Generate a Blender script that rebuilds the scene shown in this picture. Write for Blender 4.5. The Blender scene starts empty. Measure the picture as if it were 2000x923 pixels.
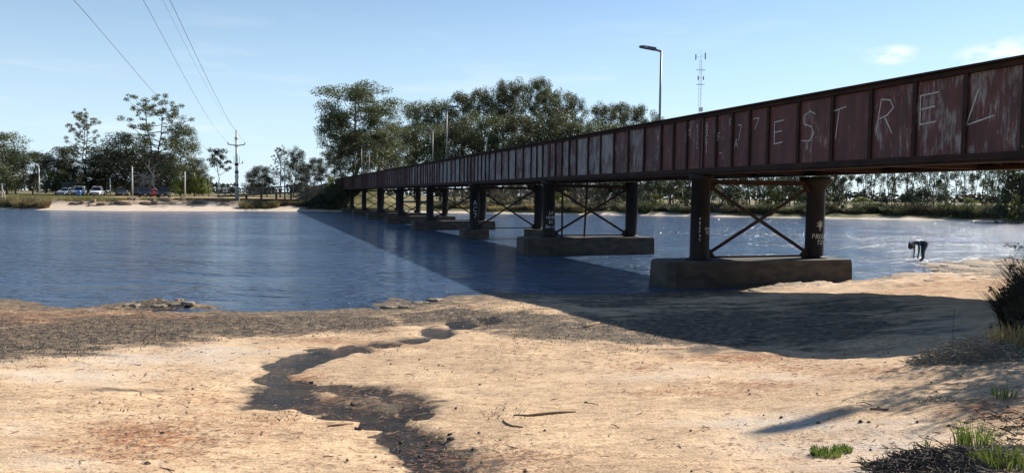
import bpy, math, random
import numpy as np
from mathutils import Vector, Matrix, Euler

SC = bpy.context.scene
COL = SC.collection
R = math.radians

# ---------------------------------------------------------------- camera
W, H, F = 2000.0, 923.0, 1500.0            # the photograph's pixel frame, focal length in pixels
EYE = np.array([0.0, 0.0, 2.8])
PITCH, ROLL = math.atan(78.4 / F), R(0.70)
_f = np.array([0, math.cos(PITCH), -math.sin(PITCH)])
_r0 = np.array([1.0, 0, 0]); _u0 = np.array([0, math.sin(PITCH), math.cos(PITCH)])
_r = math.cos(ROLL) * _r0 + math.sin(ROLL) * _u0
_u = math.cos(ROLL) * _u0 - math.sin(ROLL) * _r0
cd = bpy.data.cameras.new('camera'); cam = bpy.data.objects.new('camera', cd); COL.objects.link(cam)
cd.sensor_width = 36.0; cd.lens = 36.0 * F / W; cd.clip_start = 0.1; cd.clip_end = 6000
cam.matrix_world = Matrix(((_r[0], _u[0], -_f[0], EYE[0]), (_r[1], _u[1], -_f[1], EYE[1]), (_r[2], _u[2], -_f[2], EYE[2]), (0, 0, 0, 1)))
SC.camera = cam

# ---------------------------------------------------------------- sky, sun, exposure
SUN_AZ, SUN_EL = 53.0, 36.0                # degrees right of the camera's heading (+Y), above the horizon
sun_dir = Vector((math.sin(R(SUN_AZ)) * math.cos(R(SUN_EL)), math.cos(R(SUN_AZ)) * math.cos(R(SUN_EL)), math.sin(R(SUN_EL))))
world = bpy.data.worlds.new('World'); SC.world = world; world.use_nodes = True
nt = world.node_tree; nt.nodes.clear()
def wn(t, **k):
    n = nt.nodes.new(t)
    for a, b in k.items(): setattr(n, a, b)
    return n
sky = wn('ShaderNodeTexSky', sky_type='NISHITA', sun_disc=False)
sky.sun_elevation = R(SUN_EL); sky.sun_rotation = R(SUN_AZ)
sky.altitude = 0; sky.air_density = 1.0; sky.dust_density = 0.0; sky.ozone_density = 3.0
tc = wn('ShaderNodeTexCoord'); mp = wn('ShaderNodeMapping'); mp.inputs['Scale'].default_value = (2.2, 2.2, 15.0)
nz = wn('ShaderNodeTexNoise'); nz.inputs['Scale'].default_value = 2.1; nz.inputs['Detail'].default_value = 7; nz.inputs['Roughness'].default_value = .62
rp = wn('ShaderNodeValToRGB'); rp.color_ramp.elements[0].position = .54; rp.color_ramp.elements[1].position = .80
sx = wn('ShaderNodeSeparateXYZ')
lo = wn('ShaderNodeMapRange'); lo.inputs[1].default_value = .30; lo.inputs[2].default_value = .08; lo.inputs[3].default_value = 0; lo.inputs[4].default_value = .30
mu = wn('ShaderNodeMath', operation='MULTIPLY')
mx = wn('ShaderNodeMixRGB'); mx.inputs[2].default_value = (8.6, 8.9, 9.2, 1)
hz = wn('ShaderNodeMapRange'); hz.inputs[1].default_value = .0; hz.inputs[2].default_value = .30; hz.inputs[3].default_value = .80; hz.inputs[4].default_value = 0.0
mh = wn('ShaderNodeMixRGB'); mh.inputs[2].default_value = (5.4, 7.1, 8.5, 1)
bg = wn('ShaderNodeBackground'); bg.inputs[1].default_value = 0.075
ow = wn('ShaderNodeOutputWorld')
L = nt.links.new
L(tc.outputs['Generated'], mp.inputs[0]); L(mp.outputs[0], nz.inputs['Vector']); L(nz.outputs[0], rp.inputs[0])
L(tc.outputs['Generated'], sx.inputs[0]); L(sx.outputs[2], lo.inputs[0])
L(rp.outputs[0], mu.inputs[0]); L(lo.outputs[0], mu.inputs[1]); L(mu.outputs[0], mx.inputs[0])
L(sx.outputs[2], hz.inputs[0]); L(hz.outputs[0], mh.inputs[0]); L(sky.outputs[0], mh.inputs[1]); L(mh.outputs[0], mx.inputs[1]); L(mx.outputs[0], bg.inputs[0]); L(bg.outputs[0], ow.inputs[0])
def cloud_at(px, py, rad, prev):               # a small wisp of cloud in one direction of the sky
    d = Vector(tuple(float(v) for v in (_f + _r * ((px - W / 2) / F) - _u * ((py - H / 2) / F)))).normalized()
    sc3 = wn('ShaderNodeVectorMath', operation='MULTIPLY'); sc3.inputs[1].default_value = (1, 1, 2.6); L(tc.outputs['Generated'], sc3.inputs[0])
    ds = wn('ShaderNodeVectorMath', operation='DISTANCE'); L(sc3.outputs[0], ds.inputs[0]); ds.inputs[1].default_value = (d.x, d.y, d.z * 2.6)
    mr = wn('ShaderNodeMapRange'); L(ds.outputs['Value'], mr.inputs[0]); mr.inputs[1].default_value = rad; mr.inputs[2].default_value = 0; mr.inputs[3].default_value = 0; mr.inputs[4].default_value = 1.3
    n2 = wn('ShaderNodeTexNoise'); n2.inputs['Scale'].default_value = 38; n2.inputs['Detail'].default_value = 6; L(sc3.outputs[0], n2.inputs['Vector'])
    r2 = wn('ShaderNodeMapRange'); L(n2.outputs[0], r2.inputs[0]); r2.inputs[1].default_value = .38; r2.inputs[2].default_value = .62
    m2 = wn('ShaderNodeMath', operation='MULTIPLY', use_clamp=True); L(mr.outputs[0], m2.inputs[0]); L(r2.outputs[0], m2.inputs[1])
    x2 = wn('ShaderNodeMixRGB'); L(m2.outputs[0], x2.inputs[0]); L(prev, x2.inputs[1]); x2.inputs[2].default_value = (8.4, 8.6, 8.7, 1); return x2.outputs[0]
L(cloud_at(1965, 108, .055, cloud_at(1742, 108, .034, mx.outputs[0])), bg.inputs[0])
sl = bpy.data.lights.new('sun', 'SUN'); sl.energy = 4.8; sl.angle = R(0.55); sl.color = (1.0, .93, .82)
so = bpy.data.objects.new('sun', sl); COL.objects.link(so); so.location = (60, 40, 60)
so.rotation_euler = (-sun_dir).to_track_quat('-Z', 'Y').to_euler()
SC.view_settings.view_transform = 'Standard'; SC.view_settings.look = 'None'
SC.view_settings.exposure = 0.85; SC.view_settings.gamma = 1.0; SC.view_settings.use_curve_mapping = False
SC.cycles.max_bounces = 5; SC.cycles.diffuse_bounces = 2; SC.cycles.glossy_bounces = 3
SC.cycles.transparent_max_bounces = 8; SC.cycles.caustics_reflective = False; SC.cycles.caustics_refractive = False

# ---------------------------------------------------------------- pixel <-> place
def ray(px, py):
    d = _f + _r * ((px - W / 2) / F) - _u * ((py - H / 2) / F)
    return d
def at(px, py, z=0.0):                      # the point of the plane z under a pixel
    d = ray(px, py); t = (z - EYE[2]) / d[2]
    return EYE + d * t
def atY(px, py, Y):                         # the point at depth Y under a pixel
    d = ray(px, py); return EYE + d * (Y / d[1])
def project(P):                             # (n,3) -> pixel x, y, depth
    q = P - EYE; z = q @ _f
    zz = np.where(z > .05, z, .05)
    return W / 2 + F * (q @ _r) / zz, H / 2 - F * (q @ _u) / zz, z

# ---------------------------------------------------------------- mesh helpers
class MB:
    def __init__(s): s.v = []; s.f = []; s.m = []
    def add(s, vs, fs, mi=0):
        o = len(s.v); s.v.extend([tuple(p) for p in vs]); s.f.extend([tuple(i + o for i in f) for f in fs]); s.m.extend([mi] * len(fs)); return s
    def box(s, c, d, rz=0.0, mi=0, taper=1.0):
        x, y, z = d[0] / 2, d[1] / 2, d[2] / 2; ca, sa = math.cos(rz), math.sin(rz)
        vs = []
        for zz, t in ((-z, 1.0), (z, taper)):
            for a, b in ((-x, -y), (x, -y), (x, y), (-x, y)):
                a *= t; b *= t
                vs.append((c[0] + a * ca - b * sa, c[1] + a * sa + b * ca, c[2] + zz))
        return s.add(vs, [(3, 2, 1, 0), (4, 5, 6, 7), (0, 1, 5, 4), (1, 2, 6, 5), (2, 3, 7, 6), (3, 0, 4, 7)], mi)
    def bar(s, a, b, w, h, mi=0):           # square bar from a to b
        a = Vector(a); b = Vector(b); d = (b - a).normalized()
        up = Vector((0, 0, 1)) if abs(d.z) < .95 else Vector((1, 0, 0))
        x = d.cross(up).normalized() * w / 2; y = x.cross(d).normalized() * h / 2
        vs = [p + q for p in (a, b) for q in (-x - y, x - y, x + y, -x + y)]
        return s.add(vs, [(3, 2, 1, 0), (4, 5, 6, 7), (0, 1, 5, 4), (1, 2, 6, 5), (2, 3, 7, 6), (3, 0, 4, 7)], mi)
    def tube(s, pts, rad, n=6, mi=0, cap=True):
        pts = [Vector(p) for p in pts]; k = len(pts)
        if not hasattr(rad, '__len__'): rad = [rad] * k
        vs = []; ref = None
        for i, p in enumerate(pts):
            d = (pts[min(i + 1, k - 1)] - pts[max(i - 1, 0)])
            d = d.normalized() if d.length > 1e-9 else Vector((0, 0, 1))
            if ref is None: ref = Vector((0, 0, 1)) if abs(d.z) < .9 else Vector((1, 0, 0))
            x = d.cross(ref)
            if x.length < 1e-4: x = d.orthogonal()
            x.normalize(); y = d.cross(x).normalized(); ref = -y if False else ref
            for j in range(n):
                a = 2 * math.pi * j / n
                vs.append(p + (x * math.cos(a) + y * math.sin(a)) * rad[i])
        fs = [(i * n + j, i * n + (j + 1) % n, (i + 1) * n + (j + 1) % n, (i + 1) * n + j) for i in range(k - 1) for j in range(n)]
        if cap: fs += [tuple(range(n - 1, -1, -1)), tuple(range((k - 1) * n, k * n))]
        return s.add(vs, fs, mi)
    def lathe(s, prof, c=(0, 0, 0), n=16, mi=0):
        vs = [(c[0] + r * math.cos(2 * math.pi * j / n), c[1] + r * math.sin(2 * math.pi * j / n), c[2] + z) for r, z in prof for j in range(n)]
        k = len(prof)
        fs = [(i * n + j, i * n + (j + 1) % n, (i + 1) * n + (j + 1) % n, (i + 1) * n + j) for i in range(k - 1) for j in range(n)]
        fs += [tuple(range(n - 1, -1, -1)), tuple(range((k - 1) * n, k * n))]
        return s.add(vs, fs, mi)
    def mesh(s, name, mats, smooth=False):
        me = bpy.data.meshes.new(name); me.from_pydata(s.v, [], s.f)
        for m in (mats if isinstance(mats, (list, tuple)) else [mats]): me.materials.append(m)
        if any(s.m): me.polygons.foreach_set('material_index', s.m)
        if smooth: me.polygons.foreach_set('use_smooth', [True] * len(me.polygons))
        me.update(); return me
    def build(s, name, mats, parent=None, smooth=False, bevel=0.0):
        o = link(name, s.mesh(name, mats, smooth), parent)
        if bevel:
            b = o.modifiers.new('bevel', 'BEVEL'); b.width = bevel; b.segments = 2; b.limit_method = 'ANGLE'
        return o
def link(name, data, parent=None):
    o = bpy.data.objects.new(name, data); COL.objects.link(o)
    if parent is not None: o.parent = parent
    return o
def tag(o, label=None, cat=None, group=None, kind=None):
    if label: o['label'] = label
    if cat: o['category'] = cat
    if group: o['group'] = group
    if kind: o['kind'] = kind
    return o
def empty(name, loc, rz=0.0, label=None, cat=None, group=None):
    o = link(name, None); o.location = loc; o.rotation_euler = (0, 0, rz); o.empty_display_size = .2
    return tag(o, label, cat, group)
def copy_tree(o, parent=None):
    c = o.copy(); COL.objects.link(c); c.parent = parent
    for ch in KIDS.get(o.name, []): copy_tree(ch, c)
    return c
KIDS = {}
def freeze(o):                              # remember a prototype's children (parent lists are slow to query)
    for x in COL.objects:
        if x.parent is not None: KIDS.setdefault(x.parent.name, [])
    KIDS.clear()
    for x in COL.objects:
        if x.parent is not None: KIDS.setdefault(x.parent.name, []).append(x)
def np_mesh(name, V, Fq, mats, smooth=False):  # numpy verts (n,3) and quads/tris (m,k)
    me = bpy.data.meshes.new(name); n, m, k = len(V), len(Fq), Fq.shape[1]
    me.vertices.add(n); me.vertices.foreach_set('co', np.ascontiguousarray(V, np.float32).ravel())
    me.loops.add(m * k); me.loops.foreach_set('vertex_index', np.ascontiguousarray(Fq, np.int32).ravel())
    me.polygons.add(m); me.polygons.foreach_set('loop_start', np.arange(0, m * k, k, dtype=np.int32))
    me.polygons.foreach_set('loop_total', np.full(m, k, np.int32))
    for mt in (mats if isinstance(mats, (list, tuple)) else [mats]): me.materials.append(mt)
    if smooth: me.polygons.foreach_set('use_smooth', np.ones(m, bool))
    me.update(calc_edges=True); return me

def vnoise(x, y, seed=0):                   # smooth value noise, vectorised
    xi = np.floor(x).astype(np.int64); yi = np.floor(y).astype(np.int64); fx = x - xi; fy = y - yi
    fx = fx * fx * (3 - 2 * fx); fy = fy * fy * (3 - 2 * fy)
    def h(a, b):
        n = (a * 374761393 + b * 668265263 + seed * 1442695041) & 0x7fffffff
        n = ((n ^ (n >> 13)) * 1274126177) & 0x7fffffff
        return ((n ^ (n >> 16)) & 0xffff) / 65535.0
    return (h(xi, yi) * (1 - fx) + h(xi + 1, yi) * fx) * (1 - fy) + (h(xi, yi + 1) * (1 - fx) + h(xi + 1, yi + 1) * fx) * fy - .5
def fbm(x, y, seed=0, o=4):
    s = 0; a = 1.0
    for i in range(o): s = s + a * vnoise(x * 2 ** i, y * 2 ** i, seed + i * 17); a *= .5
    return s

# ---------------------------------------------------------------- materials
def mat(name, col=(.5, .5, .5), rough=.7, metal=0.0, spec=None, build=None):
    m = bpy.data.materials.new(name); m.use_nodes = True; b = m.node_tree.nodes['Principled BSDF']
    b.inputs['Base Color'].default_value = (*col, 1); b.inputs['Roughness'].default_value = rough; b.inputs['Metallic'].default_value = metal
    if spec is not None: b.inputs['Specular IOR Level'].default_value = spec
    if build: build(m.node_tree, b)
    return m
class NG:                                    # small node-graph helper
    def __init__(s, t): s.t = t
    def n(s, typ, ins=None, **k):
        nd = s.t.nodes.new(typ)
        for a, b in k.items(): setattr(nd, a, b)
        for a, b in (ins or {}).items():
            if hasattr(b, 'is_output') or isinstance(b, bpy.types.NodeSocket): s.t.links.new(b, nd.inputs[a])
            else: nd.inputs[a].default_value = b
        return nd
    def noise(s, vec, scale, detail=4, rough=.55, dist=0.0):
        ins = {'Scale': scale, 'Detail': detail, 'Roughness': rough, 'Distortion': dist}
        if vec is not None: ins['Vector'] = vec
        return s.n('ShaderNodeTexNoise', ins).outputs[0]
    def ramp(s, fac, a, b, ca=(0, 0, 0), cb=(1, 1, 1)):
        r = s.n('ShaderNodeValToRGB', {0: fac}); e = r.color_ramp.elements
        e[0].position = a; e[1].position = b; e[0].color = (*ca, 1); e[1].color = (*cb, 1); return r.outputs[0]
    def mix(s, fac, a, b, mode='MIX'):
        f = lambda c: (*c, 1) if isinstance(c, tuple) and len(c) == 3 else c
        return s.n('ShaderNodeMixRGB', {0: fac, 1: f(a), 2: f(b)}, blend_type=mode).outputs[0]
    def math(s, op, a, b=0.0, clamp=False): return s.n('ShaderNodeMath', {0: a, 1: b}, operation=op, use_clamp=clamp).outputs[0]
    def map(s, vec, scale=(1, 1, 1), loc=(0, 0, 0)): return s.n('ShaderNodeMapping', {0: vec, 'Scale': scale, 'Location': loc}).outputs[0]
    def bump(s, h, strength, dist): return s.n('ShaderNodeBump', {'Height': h, 'Strength': strength, 'Distance': dist}).outputs[0]
    def link(s, a, b): s.t.links.new(a, b)
def varied(name, ca, cb, scale=3.0, rough=.8, metal=0.0, stretch=(1, 1, 1), bump=.0, bdist=.02, rnd=0.0, lo=.35, hi=.65):
    def bld(t, b):
        g = NG(t); tcn = g.n('ShaderNodeTexCoord').outputs['Object']; v = g.map(tcn, stretch)
        n = g.noise(v, scale, 6, .6); c = g.mix(g.ramp(n, lo, hi), ca, cb)
        if rnd:
            oi = g.n('ShaderNodeObjectInfo').outputs['Random']
            hs = g.n('ShaderNodeHueSaturation', {'Color': c, 'Value': g.math('ADD', g.math('MULTIPLY', oi, rnd), 1 - rnd / 2)}); c = hs.outputs[0]
        g.link(c, b.inputs['Base Color'])
        if bump: g.link(g.bump(n, bump, bdist), b.inputs['Normal'])
    return mat(name, ca, rough, metal, build=bld)
def leaf_mat(name, ca, cb, trans=.3, rough=.5, scale=.5):
    m = bpy.data.materials.new(name); m.use_nodes = True; t = m.node_tree; g = NG(t)
    b = t.nodes['Principled BSDF']; out = t.nodes['Material Output']
    tcn = g.n('ShaderNodeTexCoord').outputs['Object']
    n = g.noise(tcn, scale, 3, .7); c = g.mix(g.ramp(n, .35, .65), ca, cb)
    oi = g.n('ShaderNodeObjectInfo').outputs['Random']
    hs = g.n('ShaderNodeHueSaturation', {'Color': c, 'Hue': g.math('ADD', g.math('MULTIPLY', oi, .03), .485), 'Value': g.math('ADD', g.math('MULTIPLY', oi, .5), .75)}); c = hs.outputs[0]
    g.link(c, b.inputs['Base Color']); b.inputs['Roughness'].default_value = rough; b.inputs['Specular IOR Level'].default_value = .35
    tr = g.n('ShaderNodeBsdfTranslucent', {0: c}); ms = g.n('ShaderNodeMixShader', {0: trans, 1: b.outputs[0], 2: tr.outputs[0]})
    g.link(ms.outputs[0], out.inputs[0]); return m

# ================================================================ BRIDGE FRAME (used by terrain too)
_vp = ray(499, 377); BDIR = np.array([_vp[0], _vp[1]]); BDIR /= np.linalg.norm(BDIR)   # away from the camera
P1 = atY(1367, 450, 24.7)[:2]                # plan position of the first pier's near column
BX = -BDIR                                    # local +X: towards the near bank
BY = np.array([-BX[1], BX[0]])                # local +Y: across the bridge
BROT = math.atan2(BX[1], BX[0])
SPAN = 12.76 / BDIR[1]; GAUGE = 4.49; NSP = 8.85
ZB, ZT = 3.62, 5.50                           # girder bottom and top
def blocal(x, y): return (x - P1[0]) * BX[0] + (y - P1[1]) * BX[1], (x - P1[0]) * BY[0] + (y - P1[1]) * BY[1]
def bworld(lx, ly): return P1 + BX * lx + BY * ly

# ================================================================ TERRAIN
SH = [(-500, 560), (-250, 568), (0, 577), (60, 588), (120, 601), (200, 600), (300, 596), (372, 592), (362, 607), (480, 609), (600, 609), (740, 603), (762, 590), (870, 578), (1000, 573),
      (1150, 575), (1270, 572), (1440, 566), (1490, 552), (1570, 548), (1665, 549), (1755, 545), (1768, 530), (1800, 513), (1850, 503), (2000, 500), (2250, 497)]
LAND = [(300, 595, .10), (345, 591, .13), (250, 599, .07), (-300, 600, .1), (0, 620, .15), (200, 640, .22), (500, 640, .2), (800, 630, .14), (900, 603, .14), (1000, 592, .12), (1100, 600, .2), (1300, 600, .2), (1300, 660, .4), (930, 664, .44),
        (680, 700, .38), (1100, 672, .5), (1500, 700, .6), (1640, 705, .68), (1850, 690, 1.0), (1757, 577, .6), (1956, 586, .8), (1550, 572, .28), (1660, 562, .3), (1850, 535, .36),
        (1990, 530, .5), (1990, 512, .25), (0, 700, .45), (300, 700, .42), (500, 780, .5), (0, 800, .8), (200, 780, .78), (400, 860, .75), (0, 923, 1.0), (300, 923, .92), (600, 923, .85),
        (820, 880, .7), (560, 750, .42), (900, 780, .74), (1200, 750, .72), (1000, 923, .95), (1300, 860, .95), (1500, 800, .9), (1700, 880, 1.08), (1850, 860, 1.2), (1990, 923, 1.35),
        (1990, 700, 1.2), (1990, 620, 1.0), (1990, 800, 1.3)]
DEEP = [(300, 560, -.25), (600, 560, -.35), (0, 545, -.2), (900, 550, -.3), (1150, 545, -.3), (1680, 530, -.3), (1790, 495, -.25), (1850, 487, -.35), (2000, 482, -.35), (1400, 525, -.5), (600, 480, -1), (1000, 480, -1),
        (1500, 470, -1), (2000, 463, -1), (100, 480, -1), (-400, 500, -.8)]
PLAN = [(0, 0, 1.2), (-8, 0, 1.3), (8, 0, 1.6), (0, -6, 1.5), (-15, 5, 1.1), (-20, -6, 1.5), (14, 8, 1.9), (16, 0, 2.6), (14, 14, 1.5), (19, 20, .9), (25, 28, -.3), (30, 20, .7), (-25, 12, .4), (-30, 18, -.3),
        (-40, 22, -.8), (-40, 10, .2), (30, 0, 3.0), (-40, -10, 1.6), (40, 34, -.9), (0, -40, 3), (60, -20, 3), (60, 20, .8), (-60, -20, 2)]
cp = [(*at(x, y, 0)[:2], 0.0) for x, y in SH] + [(*at(x, y, z)[:2], z) for x, y, z in LAND + DEEP] + PLAN
cp = np.array(cp)
_D = np.linalg.norm(cp[:, None, :2] - cp[None, :, :2], axis=2)
_A = np.block([[_D, np.c_[np.ones(len(cp)), cp[:, :2]]], [np.c_[np.ones(len(cp)), cp[:, :2]].T, np.zeros((3, 3))]])
_w = np.linalg.solve(_A + np.diag([1e-3] * len(cp) + [0] * 3), np.r_[cp[:, 2], 0, 0, 0])
def z_near(x, y):
    s = _w[-3] + _w[-2] * x + _w[-1] * y
    for i in range(len(cp)): s = s + _w[i] * np.hypot(x - cp[i, 0], y - cp[i, 1])
    return s
FS = np.array([(-400, 100), (-120, 112), (-75, 113.5), (-69, 110.5), (-59, 109.5), (-47, 115.5), (-39, 121), (-33, 123), (-2.5, 123), (20, 122), (54, 116), (75, 112.5), (130, 100), (400, 60)], float)
def shore(x): return np.interp(x, FS[:, 0], FS[:, 1])
def z_far(x, y):
    d = y - shore(x) + fbm(x * .25, y * .02, 5, 3) * 1.2
    left = np.interp(d, [-40, -6, 0, 3, 4.6, 6, 9, 25, 60, 500], [-1.5, -.7, 0, .5, .82, 1.5, 1.68, 1.92, 2.1, 3])
    right = np.interp(d, [-40, -6, 0, 1, 2.5, 8, 25, 100, 500], [-1.5, -.7, 0, .2, .6, 1.0, 1.4, 1.8, 3])
    t = np.clip((x + 40) / 10, 0, 1); z = left * (1 - t) + right * t
    bx, by = blocal(x, y); e0 = bx + SPAN * NSP
    emb = 4.55 - .6 * np.hypot(np.maximum(0, e0), np.maximum(0, np.abs(by - 2.25) - 3.9))
    emb = np.where(e0 < -60, emb - .04 * (-e0 - 60), emb) + fbm(x * .5, y * .5, 9, 3) * .35
    return np.maximum(z, np.where(emb > -1, emb, -9))
def ground(x, y, fine=True):
    x = np.asarray(x, float); y = np.asarray(y, float)
    zn = z_near(x, y); zf = z_far(x, y)
    t = np.clip((y - 45) / 25, 0, 1); zn = np.clip(zn, -1.5, 6)
    z = zn * (1 - t) + zf * t
    if fine:
        k = np.clip((z + .05) * 6, 0, 1) * np.clip((60 - y) / 20, 0, 1)
        z = z + k * (fbm(x * .45, y * .45, 1, 3) * .055 + fbm(x * 2.2, y * 2.2, 2, 3) * .030 + fbm(x * 9, y * 9, 3, 2) * .013)
    return z
def gz(x, y): return float(ground(np.array([x]), np.array([y]))[0])

def blobs(px, py, L):
    s = np.zeros_like(px)
    for x, y, rx, ry, a in L: s = np.maximum(s, a * np.exp(-(((px - x) / rx) ** 2 + ((py - y) / ry) ** 2)))
    return s
MUD_SHADE = [(60, 660, 190, 32, 1.2), (250, 645, 190, 32, 1.2), (450, 635, 180, 24, 1.1), (650, 628, 150, 22, 1.1), (0, 640, 120, 30, .8), (820, 622, 90, 18, .8), (900, 615, 110, 24, .8), (1000, 628, 130, 26, .95), (1130, 645, 130, 22, 1.1), (1280, 660, 110, 16, 1.1), (1050, 655, 90, 9, .9), (1390, 680, 70, 10, .8),
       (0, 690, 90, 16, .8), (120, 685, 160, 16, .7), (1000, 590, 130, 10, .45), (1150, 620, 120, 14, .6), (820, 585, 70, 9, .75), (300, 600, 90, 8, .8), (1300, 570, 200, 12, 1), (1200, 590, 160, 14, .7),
       (1400, 640, 260, 50, .9), (1600, 640, 200, 50, .8), (1780, 630, 120, 45, .5), (1650, 600, 200, 24, .7), (780, 600, 45, 7, .9), (1440, 672, 60, 8, .8), (1900, 515, 120, 8, .55), (1830, 530, 90, 7, .55), (1960, 535, 90, 8, .6), (1560, 560, 90, 6, .5), (320, 594, 80, 9, 1.1), (820, 590, 80, 10, 1.0), (230, 760, 120, 9, .42), (420, 745, 110, 8, .42), (330, 905, 90, 14, .5), (560, 850, 110, 14, .42), (120, 800, 60, 8, .4),  # broad blobs under the bridge: mud that also deepens its shadow by colour
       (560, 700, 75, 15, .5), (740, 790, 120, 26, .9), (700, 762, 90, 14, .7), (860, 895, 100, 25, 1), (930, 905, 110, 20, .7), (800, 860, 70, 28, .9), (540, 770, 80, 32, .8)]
RED = [(60, 620, 170, 15, 1.1), (250, 618, 150, 13, 1.0), (400, 622, 90, 9, .7), (0, 600, 80, 8, .5), (1450, 698, 90, 9, 1), (1400, 765, 130, 10, .55), (1480, 750, 90, 7, .7), (1250, 718, 40, 7, .8), (1660, 725, 120, 8, .6), (1560, 720, 70, 6, .5),
       (300, 860, 110, 35, .8), (250, 880, 120, 28, .5), (680, 775, 70, 14, .5), (1940, 800, 80, 22, .75), (1870, 555, 110, 10, .6), (1780, 570, 120, 9, .5), (640, 665, 60, 6, .6), (760, 672, 60, 5, .7),
       (1000, 900, 120, 18, .45), (430, 780, 70, 10, .35), (480, 830, 120, 25, .3), (590, 737, 40, 8, .8)]
SALT = [(230, 700, 200, 25, .6), (420, 690, 150, 20, .6), (130, 735, 180, 16, .5), (1560, 830, 160, 25, .8), (1650, 870, 200, 25, .7), (1350, 730, 150, 12, .5), (1500, 735, 150, 10, .6), (1750, 900, 200, 25, .6), (1700, 520, 150, 12, .5),
        (1880, 520, 170, 16, .6), (1600, 556, 150, 9, .6), (1820, 640, 60, 18, .6), (30, 860, 50, 40, .4), (100, 905, 120, 20, .5)]
STREAM = [(950, 625, 26, 6), (905, 633, 34, 8), (855, 648, 30, 9), (805, 662, 28, 6), (745, 671, 26, 5), (692, 680, 30, 7), (642, 690, 30, 9), (597, 703, 34, 12), (558, 718, 40, 15), (542, 740, 36, 16), (560, 760, 46, 17),
          (530, 783, 56, 17), (590, 778, 40, 18), (625, 792, 50, 12), (685, 806, 50, 12), (742, 822, 48, 16), (788, 845, 40, 19), (818, 875, 46, 20), (845, 905, 60, 22), (875, 932, 75, 26), (900, 965, 80, 30),
          (640, 757, 60, 6), (715, 764, 60, 8), (785, 775, 42, 11), (806, 800, 30, 16)]
def stream_mask(px, py):
    s = np.full_like(px, -9.0)
    w = fbm(px * .03, py * .08, 31, 4) * .75
    for x, y, rx, ry in STREAM: s = np.maximum(s, 1.0 - np.hypot((px - x) / rx, (py - y) / ry))
    return s + w
def grow(a, b, s0, k):
    out = [a]; s = s0
    while out[-1] < b: out.append(out[-1] + s); s *= k
    return out
xs = sorted(set([-x for x in grow(19, 90, .5, 1.02)] + [-x for x in grow(92, 2500, 6, 1.25)] + list(np.arange(-18.9, 18.9, .082)) + grow(19, 90, .5, 1.02) + grow(92, 2500, 6, 1.25)))
ys = [-400, -200, -100, -60, -35, -20, -12, -7, -3, -1, 0, 1, 2, 3]
y = 3.4
while y < 27: ys.append(y); y *= 1.0105
ys += list(np.arange(27.5, 104, 4.5)) + list(np.arange(104, 152, .6)) + grow(152, 2600, 2.5, 1.14)
xs = np.array(xs); ys = np.array(ys)
GX, GY = np.meshgrid(xs, ys); gx, gy = GX.ravel(), GY.ravel()
gzv0 = ground(gx, gy)
P = np.c_[gx, gy, gzv0]; tpx, tpy, tdep = project(P)
near = (tdep > .5) & (gy < 40)
sm = np.where(near, stream_mask(tpx, tpy), -9)
bank = np.clip((sm + .35) / .5, 0, 1); bank = bank * bank * (3 - 2 * bank)
# terraced sandstone ledges on the spit
led = np.where(near, blobs(tpx, tpy, [(1880, 530, 150, 26, 1), (1600, 556, 150, 9, .9), (1750, 552, 100, 14, .8), (2050, 530, 150, 26, 1), (310, 595, 85, 9, 1.3), (830, 588, 70, 9, .6)]), 0)
tn = fbm(gx * .9, gy * 1.6, 44, 4) * .30
gzv = gzv0 - bank * .045 + led * (np.round(tn / .075) * .075 * .8 + fbm(gx * 5, gy * 9, 47, 3) * .03)
far = gy > 80
n1 = fbm(gx * 1.3, gy * 2.6, 71, 4); n2 = fbm(gx * 3.5, gy * 7, 72, 3)
mud = np.where(near, blobs(tpx, tpy, MUD_SHADE), 0); mud = np.clip((mud * 1.35 + (n1 * .45 + n2 * .35) * np.where(mud > .05, 1, 0) - .42) * 2.6, 0, 1)
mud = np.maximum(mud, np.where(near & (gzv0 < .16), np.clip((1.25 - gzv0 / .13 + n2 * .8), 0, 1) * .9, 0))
red = np.where(near, blobs(tpx, tpy, RED), 0); red = np.clip(red * 1.2 + (n2 * .7) * np.where(red > .05, 1, 0), 0, 1)
salt = np.where(near, blobs(tpx, tpy, SALT), 0); salt = np.clip(salt + n1 * .6 * np.where(salt > .05, 1, 0), 0, 1)
dsh = gy - shore(gx)
lft = np.clip((-30 - gx) / 8, 0, 1)
gr_l = np.where((dsh > 6.2), 1, 0) * (1 - np.clip(np.exp(-((dsh - 24) / 6.0) ** 2) * 1.6 * np.clip((gx + 72) / 4, 0, 1), 0, 1))
gr_r = np.clip((dsh - .7) / .8 + fbm(gx * .2, gy * .05, 23, 3) * 1.5, 0, 1)
grass = np.where(far, gr_l * lft + gr_r * (1 - lft), 0); grass = np.clip(grass + np.where(far & (dsh > 7), fbm(gx * .7, gy * .7, 81, 3) * .8, 0), 0, 1)
bl = np.where(far & (gx < -36) & (dsh > 4.0) & (dsh < 7.5), np.clip(.15 + 2.2 * fbm(gx * .55, gy * .8, 15, 3), 0, 1), 0); mud = np.maximum(mud, bl * .9); salt = np.maximum(salt, np.where(far & (dsh < 5.5), .9, 0)); red = np.maximum(red, np.where(far & (gx < -36) & (dsh > 4), np.clip(2 * fbm(gx * .4, gy * .6, 19, 3), 0, .8), 0))
embm = (gz_ := np.where(far & (gzv0 > 2.25) & (gy < 170), 1.0, 0.0)); grass = np.maximum(grass, embm)
nx, ny = len(xs), len(ys)
ii = np.arange(nx - 1)[None, :] + (np.arange(ny - 1) * nx)[:, None]
quads = np.stack([ii, ii + 1, ii + 1 + nx, ii + nx], -1).reshape(-1, 4)
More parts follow.
